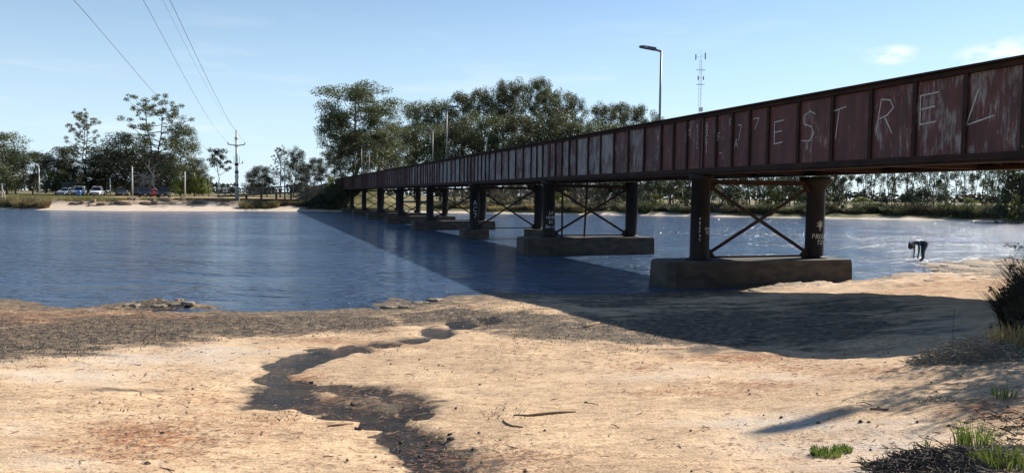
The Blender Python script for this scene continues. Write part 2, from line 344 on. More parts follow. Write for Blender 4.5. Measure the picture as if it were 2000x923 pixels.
def ground_mat():
    def bld(t, b):
        g = NG(t); co = g.n('ShaderNodeTexCoord').outputs['Object']
        def att(n): return g.n('ShaderNodeAttribute', attribute_name=n).outputs['Fac']
        nA = g.noise(co, .6, 5, .6); nB = g.noise(g.map(co, (7, 9, 7)), 1.0, 6, .7); nC = g.noise(co, 38, 3, .7); nD = g.noise(g.map(co, (2.2, 5, 2)), 1.0, 6, .65)
        nS = g.noise(g.map(co, (1.1, 1.7, 1.5)), 1.0, 7, .70)
        sand = g.mix(g.ramp(nA, .35, .65), (.68, .475, .29), (.58, .415, .265))
        sand = g.mix(g.math('MULTIPLY', g.ramp(nS, .46, .63), .52), sand, (.37, .25, .155))
        nT = g.noise(g.map(co, (5, 26, 5)), 1.0, 6, .7); sand = g.mix(g.math('MULTIPLY', g.ramp(nT, .50, .62), .60), sand, (.24, .145, .08))
        sand = g.mix(g.math('MULTIPLY', g.ramp(nB, .47, .64), .60), sand, (.28, .18, .10))
        sand = g.mix(g.math('MULTIPLY', g.ramp(nC, .50, .63), .60), sand, (.20, .135, .085))
        sand = g.mix(g.math('MULTIPLY', g.math('SUBTRACT', 1.0, g.ramp(nS, .36, .46)), .5), sand, (.66, .49, .31))
        c = g.mix(g.math('MULTIPLY', att('salt'), g.ramp(nB, .30, .62)), sand, (.58, .52, .45))
        redc = g.mix(g.ramp(nC, .4, .65), (.38, .17, .075), (.20, .09, .05))
        c = g.mix(g.math('MULTIPLY', att('red'), g.ramp(nB, .36, .56)), c, redc)
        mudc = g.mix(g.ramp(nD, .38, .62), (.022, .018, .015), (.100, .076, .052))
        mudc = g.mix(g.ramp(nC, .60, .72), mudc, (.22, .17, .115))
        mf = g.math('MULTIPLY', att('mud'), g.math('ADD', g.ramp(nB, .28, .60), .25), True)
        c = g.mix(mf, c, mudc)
        wet = att('wet'); c = g.mix(wet, c, (.050, .036, .024))
        gn = g.noise(co, .35, 4, .6); grc = g.mix(g.ramp(gn, .4, .62), (.075, .090, .028), (.20, .155, .07))
        grc = g.mix(g.ramp(g.noise(co, 2.4, 3, .6), .45, .7), grc, (.05, .055, .025))
        c = g.mix(att('grass'), c, grc)
        g.link(c, b.inputs['Base Color'])
        rr = g.math('SUBTRACT', .92, g.math('MULTIPLY', g.math('MAXIMUM', wet, g.math('MULTIPLY', mf, .25)), .6)); g.link(rr, b.inputs['Roughness'])
        hgt = g.math('ADD', g.math('MULTIPLY', nB, .6), g.math('MULTIPLY', nC, .4))
        g.link(g.bump(hgt, .85, .04), b.inputs['Normal']); b.inputs['Specular IOR Level'].default_value = .25
    return mat('ground_sand', build=bld)
M_GROUND = ground_mat()
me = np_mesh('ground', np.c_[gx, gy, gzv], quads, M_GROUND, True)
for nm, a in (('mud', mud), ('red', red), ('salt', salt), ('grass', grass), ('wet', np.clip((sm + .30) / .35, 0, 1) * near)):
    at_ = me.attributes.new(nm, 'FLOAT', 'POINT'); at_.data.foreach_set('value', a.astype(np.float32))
tag(link('ground', me), kind='structure')

# ---- the stream across the sand: its own sheet, cut to the channel
def water_mat(name, col, rough, wave, dark=None):
    def bld(t, b):
        g = NG(t); co = g.n('ShaderNodeTexCoord').outputs['Object']
        hs = None
        for sc, amp, rot in wave:
            mpn = g.n('ShaderNodeMapping', {0: co, 'Scale': sc, 'Rotation': (0, 0, rot)}).outputs[0]
            n = g.math('MULTIPLY', g.noise(mpn, 1.0, 3, .55, .3), amp); hs = n if hs is None else g.math('ADD', hs, n)
        gust = g.math('ADD', g.ramp(g.noise(g.map(co, (.05, .09, 1)), 1.0, 4, .6), .35, .65), .45)
        g.link(g.bump(g.math('MULTIPLY', hs, gust), 1.0, 1.0), b.inputs['Normal'])
        if dark:
            g.link(g.mix(g.ramp(g.noise(co, 3.0, 5, .65), .42, .6), col, dark), b.inputs['Base Color'])
        b.inputs['IOR'].default_value = 1.33
    return mat(name, col, rough, build=bld)
M_WATER = water_mat('river_water', (.058, .096, .165), .13, [((.30, .5, 1), .40, .25), ((.9, 1.4, 1), .36, -.15), ((2.6, 4.2, 1), .20, .2), ((8, 12, 1), .035, .1)])
M_STREAM = water_mat('stream_water', (.022, .016, .012), .16, [((9, 14, 1), .05, .2), ((30, 40, 1), .02, 0)], (.055, .038, .024))
keep = sm[quads].max(1) > -.12
kq = quads[keep]; uq, inv = np.unique(kq.ravel(), return_inverse=True)
zs = z_near(gx[uq], gy[uq]) + fbm(gx[uq] * .45, gy[uq] * .45, 1, 3) * .055 - .024
tag(link('stream', np_mesh('stream', np.c_[gx[uq], gy[uq], zs], inv.reshape(-1, 4), M_STREAM, True)), 'shallow dark stream winding across the sand to the river', 'stream', kind='structure')
m = MB(); m.add([(-2500, 8, 0), (2500, 8, 0), (2500, 190, 0), (-2500, 190, 0)], [(0, 1, 2, 3)])
tag(m.build('river_water', M_WATER), kind='structure')

# ================================================================ BRIDGE
def rust_mat(name, peel=True):
    def bld(t, b):
        g = NG(t); co = g.n('ShaderNodeTexCoord').outputs['Object']; oi = g.n('ShaderNodeObjectInfo')
        v = g.n('ShaderNodeVectorMath', {0: co, 1: oi.outputs['Location']}, operation='ADD').outputs[0]
        off = g.n('ShaderNodeCombineXYZ', {0: g.math('MULTIPLY', oi.outputs['Random'], 40.0), 2: g.math('MULTIPLY', oi.outputs['Random'], 17.0)}).outputs[0]
        v = g.n('ShaderNodeVectorMath', {0: v, 1: off}, operation='ADD').outputs[0]
        n1 = g.noise(g.map(v, (5, 5, 1.1)), 1.0, 6, .65); n2 = g.noise(g.map(v, (14, 14, 2.2)), 1.0, 6, .7); n3 = g.noise(g.map(v, (2, 2, 1.5)), 1.0, 4, .6)
        c = g.mix(g.ramp(n1, .36, .62), (.140, .052, .044), (.075, .038, .034))
        c = g.mix(g.math('MULTIPLY', g.ramp(n3, .5, .68), .6), c, (.15, .058, .042))
        if peel:
            sep = g.n('ShaderNodeSeparateColor', {0: oi.outputs['Color']}).outputs
            f = g.math('ADD', g.math('ADD', g.math('MULTIPLY', n2, .62), g.math('MULTIPLY', n3, .45)), g.math('SUBTRACT', sep[0], .53))
            pf = g.ramp(f, .47, .56); pc = g.mix(g.ramp(n1, .4, .6), (.30, .285, .265), (.18, .15, .135))
            c = g.mix(pf, c, pc)
        g.link(c, b.inputs['Base Color']); g.link(g.bump(n2, .5, .02), b.inputs['Normal'])
    return mat(name, rough=.75, build=bld)
M_RUST = rust_mat('peeling_red_paint'); M_IRON = varied('dark_rusted_iron', (.026, .018, .016), (.055, .030, .022), 2.5, .8, bump=.4)
M_COLUMN = varied('tarred_iron', (.012, .011, .011), (.028, .023, .021), 2.0, .65, stretch=(1, 1, .4), bump=.3)
for _m in (M_COLUMN, M_IRON): _m.node_tree.nodes['Principled BSDF'].inputs['Specular IOR Level'].default_value = .18
M_CONC = varied('stained_concrete', (.036, .030, .024), (.085, .068, .052), 1.6, .9, stretch=(1, 1, 2.5), bump=.6, bdist=.03)
M_CHALK = varied('chalk_white', (.60, .60, .57), (.38, .37, .35), 9, .9)
M_WOOD_D = varied('dark_timber', (.05, .042, .035), (.10, .08, .06), 5, .85, stretch=(1, 6, 6))
EXT = 13.0 * 1                                 # the girders run on past the frame to the near abutment
XN = SPAN * 1.02; XF = -SPAN * NSP
bridge = empty('girder_bridge', (P1[0], P1[1], 0), BROT, 'long rusty red riveted plate girder bridge with peeling paint crossing the river', 'bridge')
# stiffener lines
UN = SPAN / .595
edges = []
for k in range(-10, 2):
    x = k * SPAN                                # pattern runs from each pier towards the near bank
    for wdt in [.0375] * 4 + [.0554] * 6 + [.0375] * 3:
        edges.append(x); x += wdt * UN
edges = sorted(edges); edges = [e for e in edges if XF + .2 < e < XN - .3]; edges = [XF] + edges + [XN]
rnd = random.Random(4)
pm = {}
web_t = .014; WZ0, WZ1 = ZB + .14, ZT - .14
PAN = []
for a, b in zip(edges[:-1], edges[1:]):
    m = MB(); wd = b - a
    # plate dished a little, in four columns
    N = 4; vs = []
    for i in range(N + 1):
        u = i / N
        for z in (WZ0, (WZ0 + WZ1) / 2, WZ1):
            dd = rnd.uniform(-.008, .008) if (0 < i < N and z == (WZ0 + WZ1) / 2) else 0
            vs.append((-wd / 2 + wd * u, dd, z))
    fs = [(i * 3 + j, (i + 1) * 3 + j, (i + 1) * 3 + j + 1, i * 3 + j + 1) for i in range(N) for j in range(2)]
    m.add(vs, fs); m.add([(x, y + web_t, z) for x, y, z in vs], [f[::-1] for f in fs])
    o = m.build('web_panel', M_RUST, bridge); o.location = ((a + b) / 2, 0, 0)
    xm = (a + b) / 2 / SPAN                      # how far paint has gone along the bridge
    peel = np.interp(xm, [-9, -5.5, -4.4, -3.6, -1.6, -.5, -.25, 0, .6, 1.0], [.36, .40, .45, .52, .58, .56, .44, .38, .41, .44]) - .035 + rnd.uniform(-.09, .08)
    o.color = (peel, peel, peel, 1); PAN.append((a, b, o))
st_mb = MB(); st_mb.box((0, -.055, (WZ0 + WZ1) / 2), (.10, .016, WZ1 - WZ0)); st_mb.box((0, -.025, (WZ0 + WZ1) / 2), (.016, .05, WZ1 - WZ0))
st_me = st_mb.mesh('stiffener', M_IRON)
for e in edges:
    o = link('stiffener', st_me, bridge); o.location = (e, -.004, 0)
joints = [-k * SPAN for k in range(-1, 9)]
for j in joints:                                # doubled stiffeners where the spans meet
    if XF < j < XN:
        o = link('joint_plate', MB().box((0, -.04, (WZ0 + WZ1) / 2), (.30, .03, WZ1 - WZ0 - .01)).mesh('joint_plate', M_RUST), bridge); o.location = (j - .02, -.012, 0); o.color = (.3, .3, .3, 1)
for nm, z, hh, wdt, yo in (('top_flange', ZT - .02, .04, .44, 0), ('top_angle', ZT - .09, .10, .16, -.02), ('bottom_angle', ZB + .09, .10, .18, -.02), ('bottom_flange', ZB + .02, .045, .50, 0)):
    MB().box(((XF + XN) / 2, yo, z), (XN - XF, wdt, hh)).build(nm, M_IRON, bridge)
MB().box(((XF + XN) / 2, -.02, ZB - .03), (XN - XF - .1, .34, .05)).build('bottom_flange', M_IRON, bridge)
# far girder
MB().box(((XF + XN) / 2, GAUGE, (ZB + ZT) / 2), (XN - XF, .03, ZT - ZB - .2)).build('far_web', M_RUST, bridge).color = (.45, .45, .45, 1)
for nm, z in (('far_top_flange', ZT - .05), ('far_bottom_flange', ZB + .05)):
    MB().box(((XF + XN) / 2, GAUGE, z), (XN - XF, .46, .09)).build(nm, M_IRON, bridge)
fs_me = MB().box((0, GAUGE + .07, (ZB + ZT) / 2), (.10, .10, ZT - ZB - .2)).mesh('stiffener', M_IRON)
MB().box(((XF + XN) / 2, GAUGE / 2, ZB + .46), (XN - XF, GAUGE - .1, .12)).build('deck', M_WOOD_D, bridge)
cb_me = MB().box((0, GAUGE / 2, ZB + .20), (.22, GAUGE - .06, .34)).mesh('cross_beam', M_IRON)
x = XF + .5
while x < XN:
    o = link('cross_beam', cb_me, bridge); o.location = (x, 0, 0); x += 3.2
for yy in (GAUGE * .32, GAUGE * .68):
    MB().box(((XF + XN) / 2, yy, ZB + .25), (XN - XF, .2, .28)).build('stringer', M_IRON, bridge)

# chalk graffiti, strokes laid on the plates they were drawn on
GL = {'E': [[(1, 1), (0, .96), (.02, 0), (.9, .05)], [(.02, .5), (.8, .55)]], 'S': [[(1, .88), (.6, 1), (.1, .85), (.15, .6), (.75, .48), (.95, .25), (.6, .02), (0, .05)]], 'T': [[(0, .9), (1, 1)], [(.5, .95), (.3, 0)]],
      'R': [[(0, 0), (.25, 1), (.75, .95), (.95, .72), (.6, .52), (.2, .45)], [(.45, .5), (.9, 0)]], 'L': [[(.4, 1), (0, 0), (1, .2)]], 'A': [[(0, 0), (.5, 1), (1, 0)], [(.2, .4), (.8, .4)]], 'C': [[(1, .9), (.5, 1), (.05, .6), (.2, .1), (.7, 0), (1, .12)]],
      'G': [[(1, .9), (.5, 1), (.05, .6), (.2, .1), (.7, 0), (1, .15), (.95, .45), (.6, .45)]], 'O': [[(.5, 1), (.05, .7), (.1, .2), (.5, 0), (.92, .25), (.92, .75), (.5, 1)]], 'P': [[(0, 0), (.1, 1), (.7, .95), (.85, .7), (.6, .5), (.1, .45)]],
      'U': [[(0, 1), (.05, .2), (.45, 0), (.9, .2), (1, 1)]], 'V': [[(0, 1), (.5, 0), (1, 1)]], 'Y': [[(0, 1), (.5, .5), (1, 1)], [(.5, .5), (.45, 0)]], 'N': [[(0, 0), (.05, 1), (.9, 0), (1, 1)]], 'I': [[(.5, 0), (.5, 1)]],
      'M': [[(0, 0), (.15, 1), (.5, .4), (.85, 1), (1, 0)]], '7': [[(0, 1), (1, 1), (.3, 0)]], 'F': [[(0, 0), (.05, 1), (1, 1)], [(.05, .55), (.8, .55)]], '-': [[(0, .5), (1, .5)]],
      '*': [[(.5, 0), (.5, .95)], [(.5, .35), (.05, .75)], [(.5, .35), (.95, .75)], [(.5, .3), (0, .45)], [(.5, .3), (1, .45)], [(.5, .35), (.28, .9)], [(.5, .35), (.74, .9)]],
      'a': [[(.9, .6), (.3, .62), (.05, .25), (.4, 0), (.85, .2), (.9, .6), (1, 0)]], 'r': [[(.1, 0), (.15, .6), (.4, .55), (.9, .6)]], 'i': [[(.5, 0), (.5, .6)]], 'c': [[(.9, .55), (.3, .6), (.1, .2), (.8, 0)]]}
def strokes(ch, x0, z0, w, h, t, fn):           # ribbons t wide; fn maps (x, z) to 3D
    m = MB()
    for ln in GL[ch]:
        pts = [(x0 + u * w, z0 + v * h) for u, v in ln]
        for i in range(len(pts) - 1):
            (xa, za), (xb, zb) = pts[i], pts[i + 1]; l = math.hypot(xb - xa, zb - za)
            if l < 1e-6: continue
            nx_, nz_ = -(zb - za) / l * t / 2, (xb - xa) / l * t / 2; ex, ez = (xb - xa) / l * t * .35, (zb - za) / l * t * .35
            n = max(1, int(l / .08))
            for k in range(n):
                u0, u1 = k / n, (k + 1) / n
                q = [(xa - ex + (xb - xa + 2 * ex) * u0, za - ez + (zb - za + 2 * ez) * u0), (xa - ex + (xb - xa + 2 * ex) * u1, za - ez + (zb - za + 2 * ez) * u1)]
                d = .001 * (i % 3)
                m.add([fn(q[0][0] - nx_, q[0][1] - nz_, d), fn(q[1][0] - nx_, q[1][1] - nz_, d), fn(q[1][0] + nx_, q[1][1] + nz_, d), fn(q[0][0] + nx_, q[0][1] + nz_, d)], [(0, 1, 2, 3)])
    return m
def bx_of(px):                                  # bridge-local x of a picture column on the girder face
    d = ray(px, 300); A = np.array([[d[0], -BX[0]], [d[1], -BX[1]]]); s = np.linalg.solve(A, P1 - EYE[:2]); return s[1]
def on_girder(ch, px, zc, h, w, t=.028):
    x = bx_of(px)
    for a, b, o in PAN:
        if a <= x < b:
            c = (a + b) / 2; mm = strokes(ch, x - w / 2 - c, zc - h / 2, w, h, t, lambda X, Z, d: (X, -.014 - d, Z)); mm.build('chalk_letter', M_CHALK, o); return
for ch, px, py, h, w in (('E', 1521, 258, .62, .40), ('S', 1578, 247, .78, .48), ('T', 1637, 240, .74, .46), ('R', 1727, 227, .78, .52), ('E', 1812, 212, .64, .46), ('L', 1912, 208, .68, .60), ('L', 2020, 200, .68, .5), ('A', 2110, 190, .7, .5)):
    p = atY(px, py, bworld(bx_of(px), 0)[1]); on_girder(ch, px, p[2], h, w)
for k, ch in enumerate('ESTAY'): on_girder(ch, 1362.5, 5.12 - k * .18, .13, .10, .022)
for k, ch in enumerate('GOCYI'): on_girder(ch, 1380, 5.12 - k * .20, .16, .11, .026)
for ch, px, z, h, w in (('F', 1343, 4.85, .40, .28), ('C', 1427, 5.12, .22, .16), ('7', 1444, 4.75, .45, .18), ('A', 1438, 4.45, .25, .16), ('F', 1398, 4.95, .20, .14), ('F', 1404, 4.70, .24, .12), ('7', 1476, 4.95, .30, .26), ('-', 1408, 4.2, .1, .12)):
    on_girder(ch, px, z, h, w, .022)

# ---------------------------------------------------------------- piers
GRP = 'piers carrying the girder bridge'
LAB = ['bridge pier whose concrete block touches the sandy bank, star chalked on one column', 'bridge pier in the river with two thin posts inside its cross bracing',
       'bridge pier on two separate concrete blocks, two spans beyond the sandy bank', 'fourth bridge pier counted from the sandy bank, on a long low block', 'fifth bridge pier counted from the sandy bank', 'sixth bridge pier counted from the sandy bank',
       'seventh bridge pier counted from the sandy bank, next but one to the stone abutment', 'last bridge pier, standing close to the stone abutment']
CR = .31
ZBASE = .83
def column_mesh(flare):
    prof = [(CR + .10, 0), (CR + .10, .05), (CR + .02, .07), (CR, .12), (CR * .97, 2.25 if flare else 2.55)]
    prof += ([(CR * 1.05, 2.36), (CR * 1.35, 2.5), (CR * 1.75, 2.60), (CR * 1.78, ZB - ZBASE - .05)] if flare else [(CR + .07, 2.56), (CR + .07, ZB - ZBASE - .05)])
    return MB().lathe(prof, n=20).mesh('column', M_COLUMN, True)
COLA, COLB = column_mesh(False), column_mesh(True)
def block_mesh(l, w, h, cut, seed):
    r = random.Random(seed); m = MB(); pts = [(-l / 2, -w / 2 + cut), (-l / 2 + cut * .5, -w / 2), (l / 2 - cut * .2, -w / 2), (l / 2, -w / 2 + cut * .25), (l / 2, w / 2 - cut), (l / 2 - cut, w / 2), (-l / 2 + cut, w / 2), (-l / 2, w / 2 - cut)]
    N = len(pts); rows = []
    for z, s in ((-1.3, 1.02), (0.0, 1.01), (h * .55, 1.004), (h - .06, 1.0), (h, .985)):
        rows.append([(x * s + r.uniform(-.012, .012), y * s + r.uniform(-.012, .012), z) for x, y in pts])
    vs = [p for rw in rows for p in rw]; fs = [(i * N + j, i * N + (j + 1) % N, (i + 1) * N + (j + 1) % N, (i + 1) * N + j) for i in range(len(rows) - 1) for j in range(N)]
    fs.append(tuple(range((len(rows) - 1) * N, len(rows) * N))); m.add(vs, fs); return m.mesh('footing', M_CONC)
for k in range(8):
    c = bworld(-k * SPAN, 0); pier = empty('bridge_pier', (c[0], c[1], 0), BROT + math.pi / 2, LAB[k], 'bridge pier', GRP)
    # pier frame: local x runs across the bridge (to the far girder), local y away along it... rotated 90 degrees
    if k == 2:
        for xx in (0, GAUGE):
            o = link('footing', block_mesh(1.7, 1.5, .62, .25, k + xx), pier); o.location = (xx, 0, 0); o['kind'] = 'part'
            del o['kind']
        zb = .62
    else:
        o = link('footing', block_mesh(6.85, 1.65, ZBASE if k < 2 else .72, .28, k), pier); o.location = (GAUGE / 2 - .27, 0, 0); zb = ZBASE if k < 2 else .72
    for i, xx in enumerate((0, GAUGE)):
        o = link('column', COLB if (k == 0 and i == 1) else COLA, pier); o.location = (xx, 0, zb - .01); o.scale = (1, 1, (ZB - .05 - zb + .01) / (ZB - ZBASE - .05))
    xa, xb = CR - .05, GAUGE - CR + .05; za, zt = zb + .10, ZB - .28
    MB().bar((xa, .03, za + .05), (xb, .03, zt - .12), .05, .10).build('diagonal_brace', M_IRON, pier)
    MB().bar((xa, -.03, zt - .12), (xb, -.03, za + .05), .05, .10).build('diagonal_brace', M_IRON, pier)
    MB().bar((xa, 0, zt), (xb, 0, zt), .12, .15).build('top_strut', M_IRON, pier)
    MB().bar((xa, 0, za - .02), (xb, 0, za - .02), .08, .06).build('bottom_strut', M_IRON, pier)
    for xx, s, z in ((xa, 1, za), (xb, -1, za), (xa, 1, zt - .05), (xb, -1, zt - .05)):
        q = 1 if z == za else -1
        MB().add([(xx, y, z + q * v) if i == 0 else (xx + s * .30, y, z) if i == 1 else (xx, y, z - q * .06) if i == 2 else (xx + s * .1, y, z + q * .24) for y in (-.06, .06) for i, v in ((2, 0), (1, 0), (3, 0), (0, .26))],
                 [(3, 2, 1, 0), (4, 5, 6, 7), (0, 1, 5, 4), (1, 2, 6, 5), (2, 3, 7, 6), (3, 0, 4, 7)]).build('gusset', M_IRON, pier)
    if k == 1:
        for px in (1097, 1140):
            u = (px - 1070) / (1231 - 1070) * GAUGE; MB().bar((u, .12, zb), (u + (.12 if px > 1100 else 0), .12, ZB), .07, .07).build('hanging_post', M_IRON, pier)
    def on_column(txt, xx, zc, h, w, ang, t=.022, stack=False, step=None):
        for i, ch in enumerate(txt):
            if ch == ' ': continue
            off = 0 if stack else (i - (len(txt) - 1) / 2) * (w * 1.25); zz = zc - (i * (step or h * 1.3) if stack else 0)
            def fn(X, Z, d):
                a = ang + X / CR; rr = CR + .004 + d; return (xx - rr * math.sin(a) * -1, -rr * math.cos(a), Z)
            # local -y of the pier faces the open river on the camera's side
            strokes(ch, off - w / 2, zz - h / 2, w, h, t, fn).build('chalk_letter', M_CHALK, pier)
    A0 = math.atan2(BY[0] * -c[0] + BY[1] * -c[1], BX[0] * -c[0] + BX[1] * -c[1])   # bearing of the open side
    if k == 0:
        on_column('*', GAUGE, 1.95, .34, .22, -.15); on_column('PROGI', GAUGE, 1.58, .15, .085, -.1, .02); on_column('TUI', GAUGE, 1.38, .14, .075, 0.02, .018)
        on_column('LUCI', 0, 1.86, .07, .05, .35, .014); on_column('VC', 0, 1.73, .13, .08, .38, .02); on_column('FELPAC', 0, 2.15, .08, .05, -.55, .014, True, .13)
    if k == 1:
        on_column('LA', 0, 2.02, .14, .09, .0); on_column('UNION', 0, 1.80, .14, .075, .02, .02); on_column('ES', 0, 1.58, .13, .08, .0); on_column('Marica', 0, 1.36, .15, .07, .02, .02)
    if k == 2: on_column('AC7', 0, 2.35, .30, .20, -.1, .035, True, .42)
# ---- abutment of the far bank
ab = bworld(XF + .2, GAUGE / 2)
abm = empty('bridge_abutment', (ab[0], ab[1], 0), BROT, 'dark stone block abutment holding the far end of the girder bridge', 'abutment')
M_STONE = varied('abutment_stone', (.085, .075, .062), (.15, .13, .105), 1.5, .9, bump=.5, rnd=.35)
MB().box((-1.3, 0, 1.55), (2.3, 7.0, 4.1)).build('core', M_STONE, abm)
rnd = random.Random(8); zc = 0
while zc < ZB - .25:
    hh = .40
    y0 = -3.6 + (.35 if int(zc / .4) % 2 else 0)
    while y0 < 3.5:
        wd = rnd.uniform(.7, .95); y1 = min(y0 + wd, 3.6)
        if y1 - y0 > .25: MB().box((-.12 + rnd.uniform(-.03, .03), (y0 + y1) / 2, zc + hh / 2), (.30, y1 - y0 - .03, hh - .03)).build('stone', M_STONE, abm)
        y0 = y1
    x0 = -2.4
    while x0 < -.4:                            # the side that faces the open river
        wd = rnd.uniform(.7, .9); x1 = min(x0 + wd, -.28)
        if x1 - x0 > .2: MB().box(((x0 + x1) / 2, -3.55 + rnd.uniform(-.03, .03), zc + hh / 2), (x1 - x0 - .03, .28, hh - .03)).build('stone', M_STONE, abm)
        x0 = x1
    zc += hh
# ---- near abutment, past the frame's edge, where the girders come to rest
na = bworld(XN - .5, GAUGE / 2)
nb = empty('bridge_abutment', (na[0], na[1], 0), BROT, 'stone block abutment under the end of the bridge on the sandy bank', 'abutment')
MB().box((.8, 0, (ZB - .05) / 2), (2.4, 6.6, ZB - .06)).build('core', M_STONE, nb)

# ---------------------------------------------------------------- lamp posts on the bridge
M_STEEL = varied('galvanised_steel', (.13, .135, .14), (.19, .19, .19), 3, .5, .5)
M_HEAD = mat('lamp_head_grey', (.10, .10, .11), .45, .3)
def bridge_lamp(lx, side, label, zt=9.55):
    yy = .38 if side < 0 else GAUGE - .38
    c = bworld(lx, yy); r = empty('street_lamp', (c[0], c[1], ZB + .4), BROT, label, 'street lamp', 'street lamps along the bridge')
    s = 1 if side < 0 else -1; top = zt - ZB - .4
    MB().tube([(0, 0, 0), (0, 0, top)], [.058, .046], 10).build('pole', M_STEEL, r, True)
    MB().box((0, 0, .9), (.15, .15, 1.8)).build('pole_sleeve', M_HEAD, r)
    MB().box((0, -s * .2, 1.3), (.08, .40, .12)).build('bracket', M_IRON, r)
    MB().bar((0, 0, top - .05), (0, s * .45, top + .03), .08, .08).build('arm', M_STEEL, r)
    m = MB(); m.add([(-.14, s * .3, top - .02), (.14, s * .3, top - .02), (.17, s * .95, top + .05), (.08, s * 1.12, top + .07), (-.08, s * 1.12, top + .07), (-.17, s * .95, top + .05)], [(0, 1, 2, 3, 4, 5) if s < 0 else (5, 4, 3, 2, 1, 0)])
    m.add([(-.11, s * .32, top + .10), (.11, s * .32, top + .10), (.13, s * .93, top + .14), (.06, s * 1.08, top + .14), (-.06, s * 1.08, top + .14), (-.13, s * .93, top + .14)], [(5, 4, 3, 2, 1, 0) if s < 0 else (0, 1, 2, 3, 4, 5)])
    m.f += [(j, (j + 1) % 6, (j + 1) % 6 + 6, j + 6) for j in range(6)]; m.m += [0] * 6
    m.build('lamp_head', M_HEAD, r)
def lx_at(px, ly):
    d = ray(px, 300); o = P1 + BY * ly - EYE[:2]; A = np.array([[d[0], -BX[0]], [d[1], -BX[1]]]); return np.linalg.solve(A, o)[1]
for px, sd, lb in ((1287, 1, 'tall street lamp on the far parapet beyond the second pier from the sand'), (872, -1, 'tall street lamp on the bridge against the dense grove'), (845, 1, 'shorter looking street lamp on the bridge parapet before the grove'),
                   (706, -1, 'street lamp at the far end of the bridge under the big eucalyptus'), (721, 1, 'slim street lamp at the bridge end by the big eucalyptus trunk')):
    bridge_lamp(lx_at(px, .38 if sd < 0 else GAUGE - .38), sd, lb)
bridge_lamp(SPAN * .90, 1, 'street lamp at the near end of the bridge casting its shadow on sand', 10.65)

# ================================================================ VEGETATION
M_EUC = leaf_mat('eucalyptus_leaves', (.066, .080, .032), (.130, .138, .060), .30)
M_DARKL = leaf_mat('dark_evergreen_leaves', (.030, .038, .020), (.066, .074, .036), .2)
M_SLIM = leaf_mat('riverside_leaves', (.045, .058, .028), (.095, .105, .050), .3)
M_LIME = leaf_mat('yellow_green_leaves', (.12, .15, .030), (.20, .21, .05), .4)
M_REED = leaf_mat('dry_reed', (.085, .080, .045), (.17, .145, .085), .25, .7, 1.2)
M_TWIG = varied('bare_twigs', (.13, .095, .07), (.20, .155, .12), 2, .9)
M_GREYW = varied('weathered_wood', (.28, .25, .22), (.42, .39, .35), 2, .9)
M_BARK = varied('eucalyptus_bark', (.16, .13, .11), (.38, .34, .30), .8, .85, stretch=(1, 1, .3))
M_BARKD = varied('dark_bark', (.05, .042, .036), (.10, .085, .07), 1.5, .9)
M_GRASS = leaf_mat('green_grass', (.085, .13, .022), (.17, .20, .05), .35, .6, 4)
M_DRYG = leaf_mat('dry_grass', (.20, .155, .07), (.32, .25, .12), .3, .8, 1)

def leaf_cloud(rng, C, Rr, n, size, aspect=.5, flat=.7, hang=0.0):
    C = np.asarray(C, float); Rr = np.asarray(Rr, float); K = len(C)
    cnt = np.maximum(3, (n * (Rr / Rr.mean()) ** 2).astype(int)); idx = np.repeat(np.arange(K), cnt); N = len(idx)
    d = rng.normal(size=(N, 3)); d /= np.linalg.norm(d, axis=1)[:, None]; u = rng.random(N) ** .45
    p = C[idx] + d * (u * Rr[idx])[:, None] * np.array([1, 1, flat])
    nrm = d * .7 + rng.normal(size=(N, 3)) * .6 + np.array([0, 0, .35]); nrm /= np.linalg.norm(nrm, axis=1)[:, None]
    a = rng.normal(size=(N, 3)) + np.array([0, 0, -hang]); a -= nrm * (a * nrm).sum(1)[:, None]; a /= np.linalg.norm(a, axis=1)[:, None]
    b = np.cross(nrm, a); s = size * rng.uniform(.6, 1.35, N)
    a = a * s[:, None] * .5; b = b * (s * aspect)[:, None] * .5
    V = np.stack([p - a, p + b - a * .1, p + a, p - b + a * .1], 1).reshape(-1, 3)
    return V, np.arange(N * 4).reshape(-1, 4)
def limb(m, rng, p0, p1, r0, r1, k=5, wob=.06, n=6):
    p0 = np.array(p0, float); p1 = np.array(p1, float); L_ = np.linalg.norm(p1 - p0); pts = []
    for i in range(k):
        t = i / (k - 1); q = p0 + (p1 - p0) * t
        if 0 < i < k - 1: q = q + rng.normal(size=3) * L_ * wob * np.array([1, 1, .4])
        q = q + np.array([0, 0, -.08 * L_ * math.sin(t * math.pi)]) * (0 if n > 6 else 1); pts.append(q)
    m.tube(pts, [r0 + (r1 - r0) * i / (k - 1) for i in range(k)], n); return pts
class Proto: pass
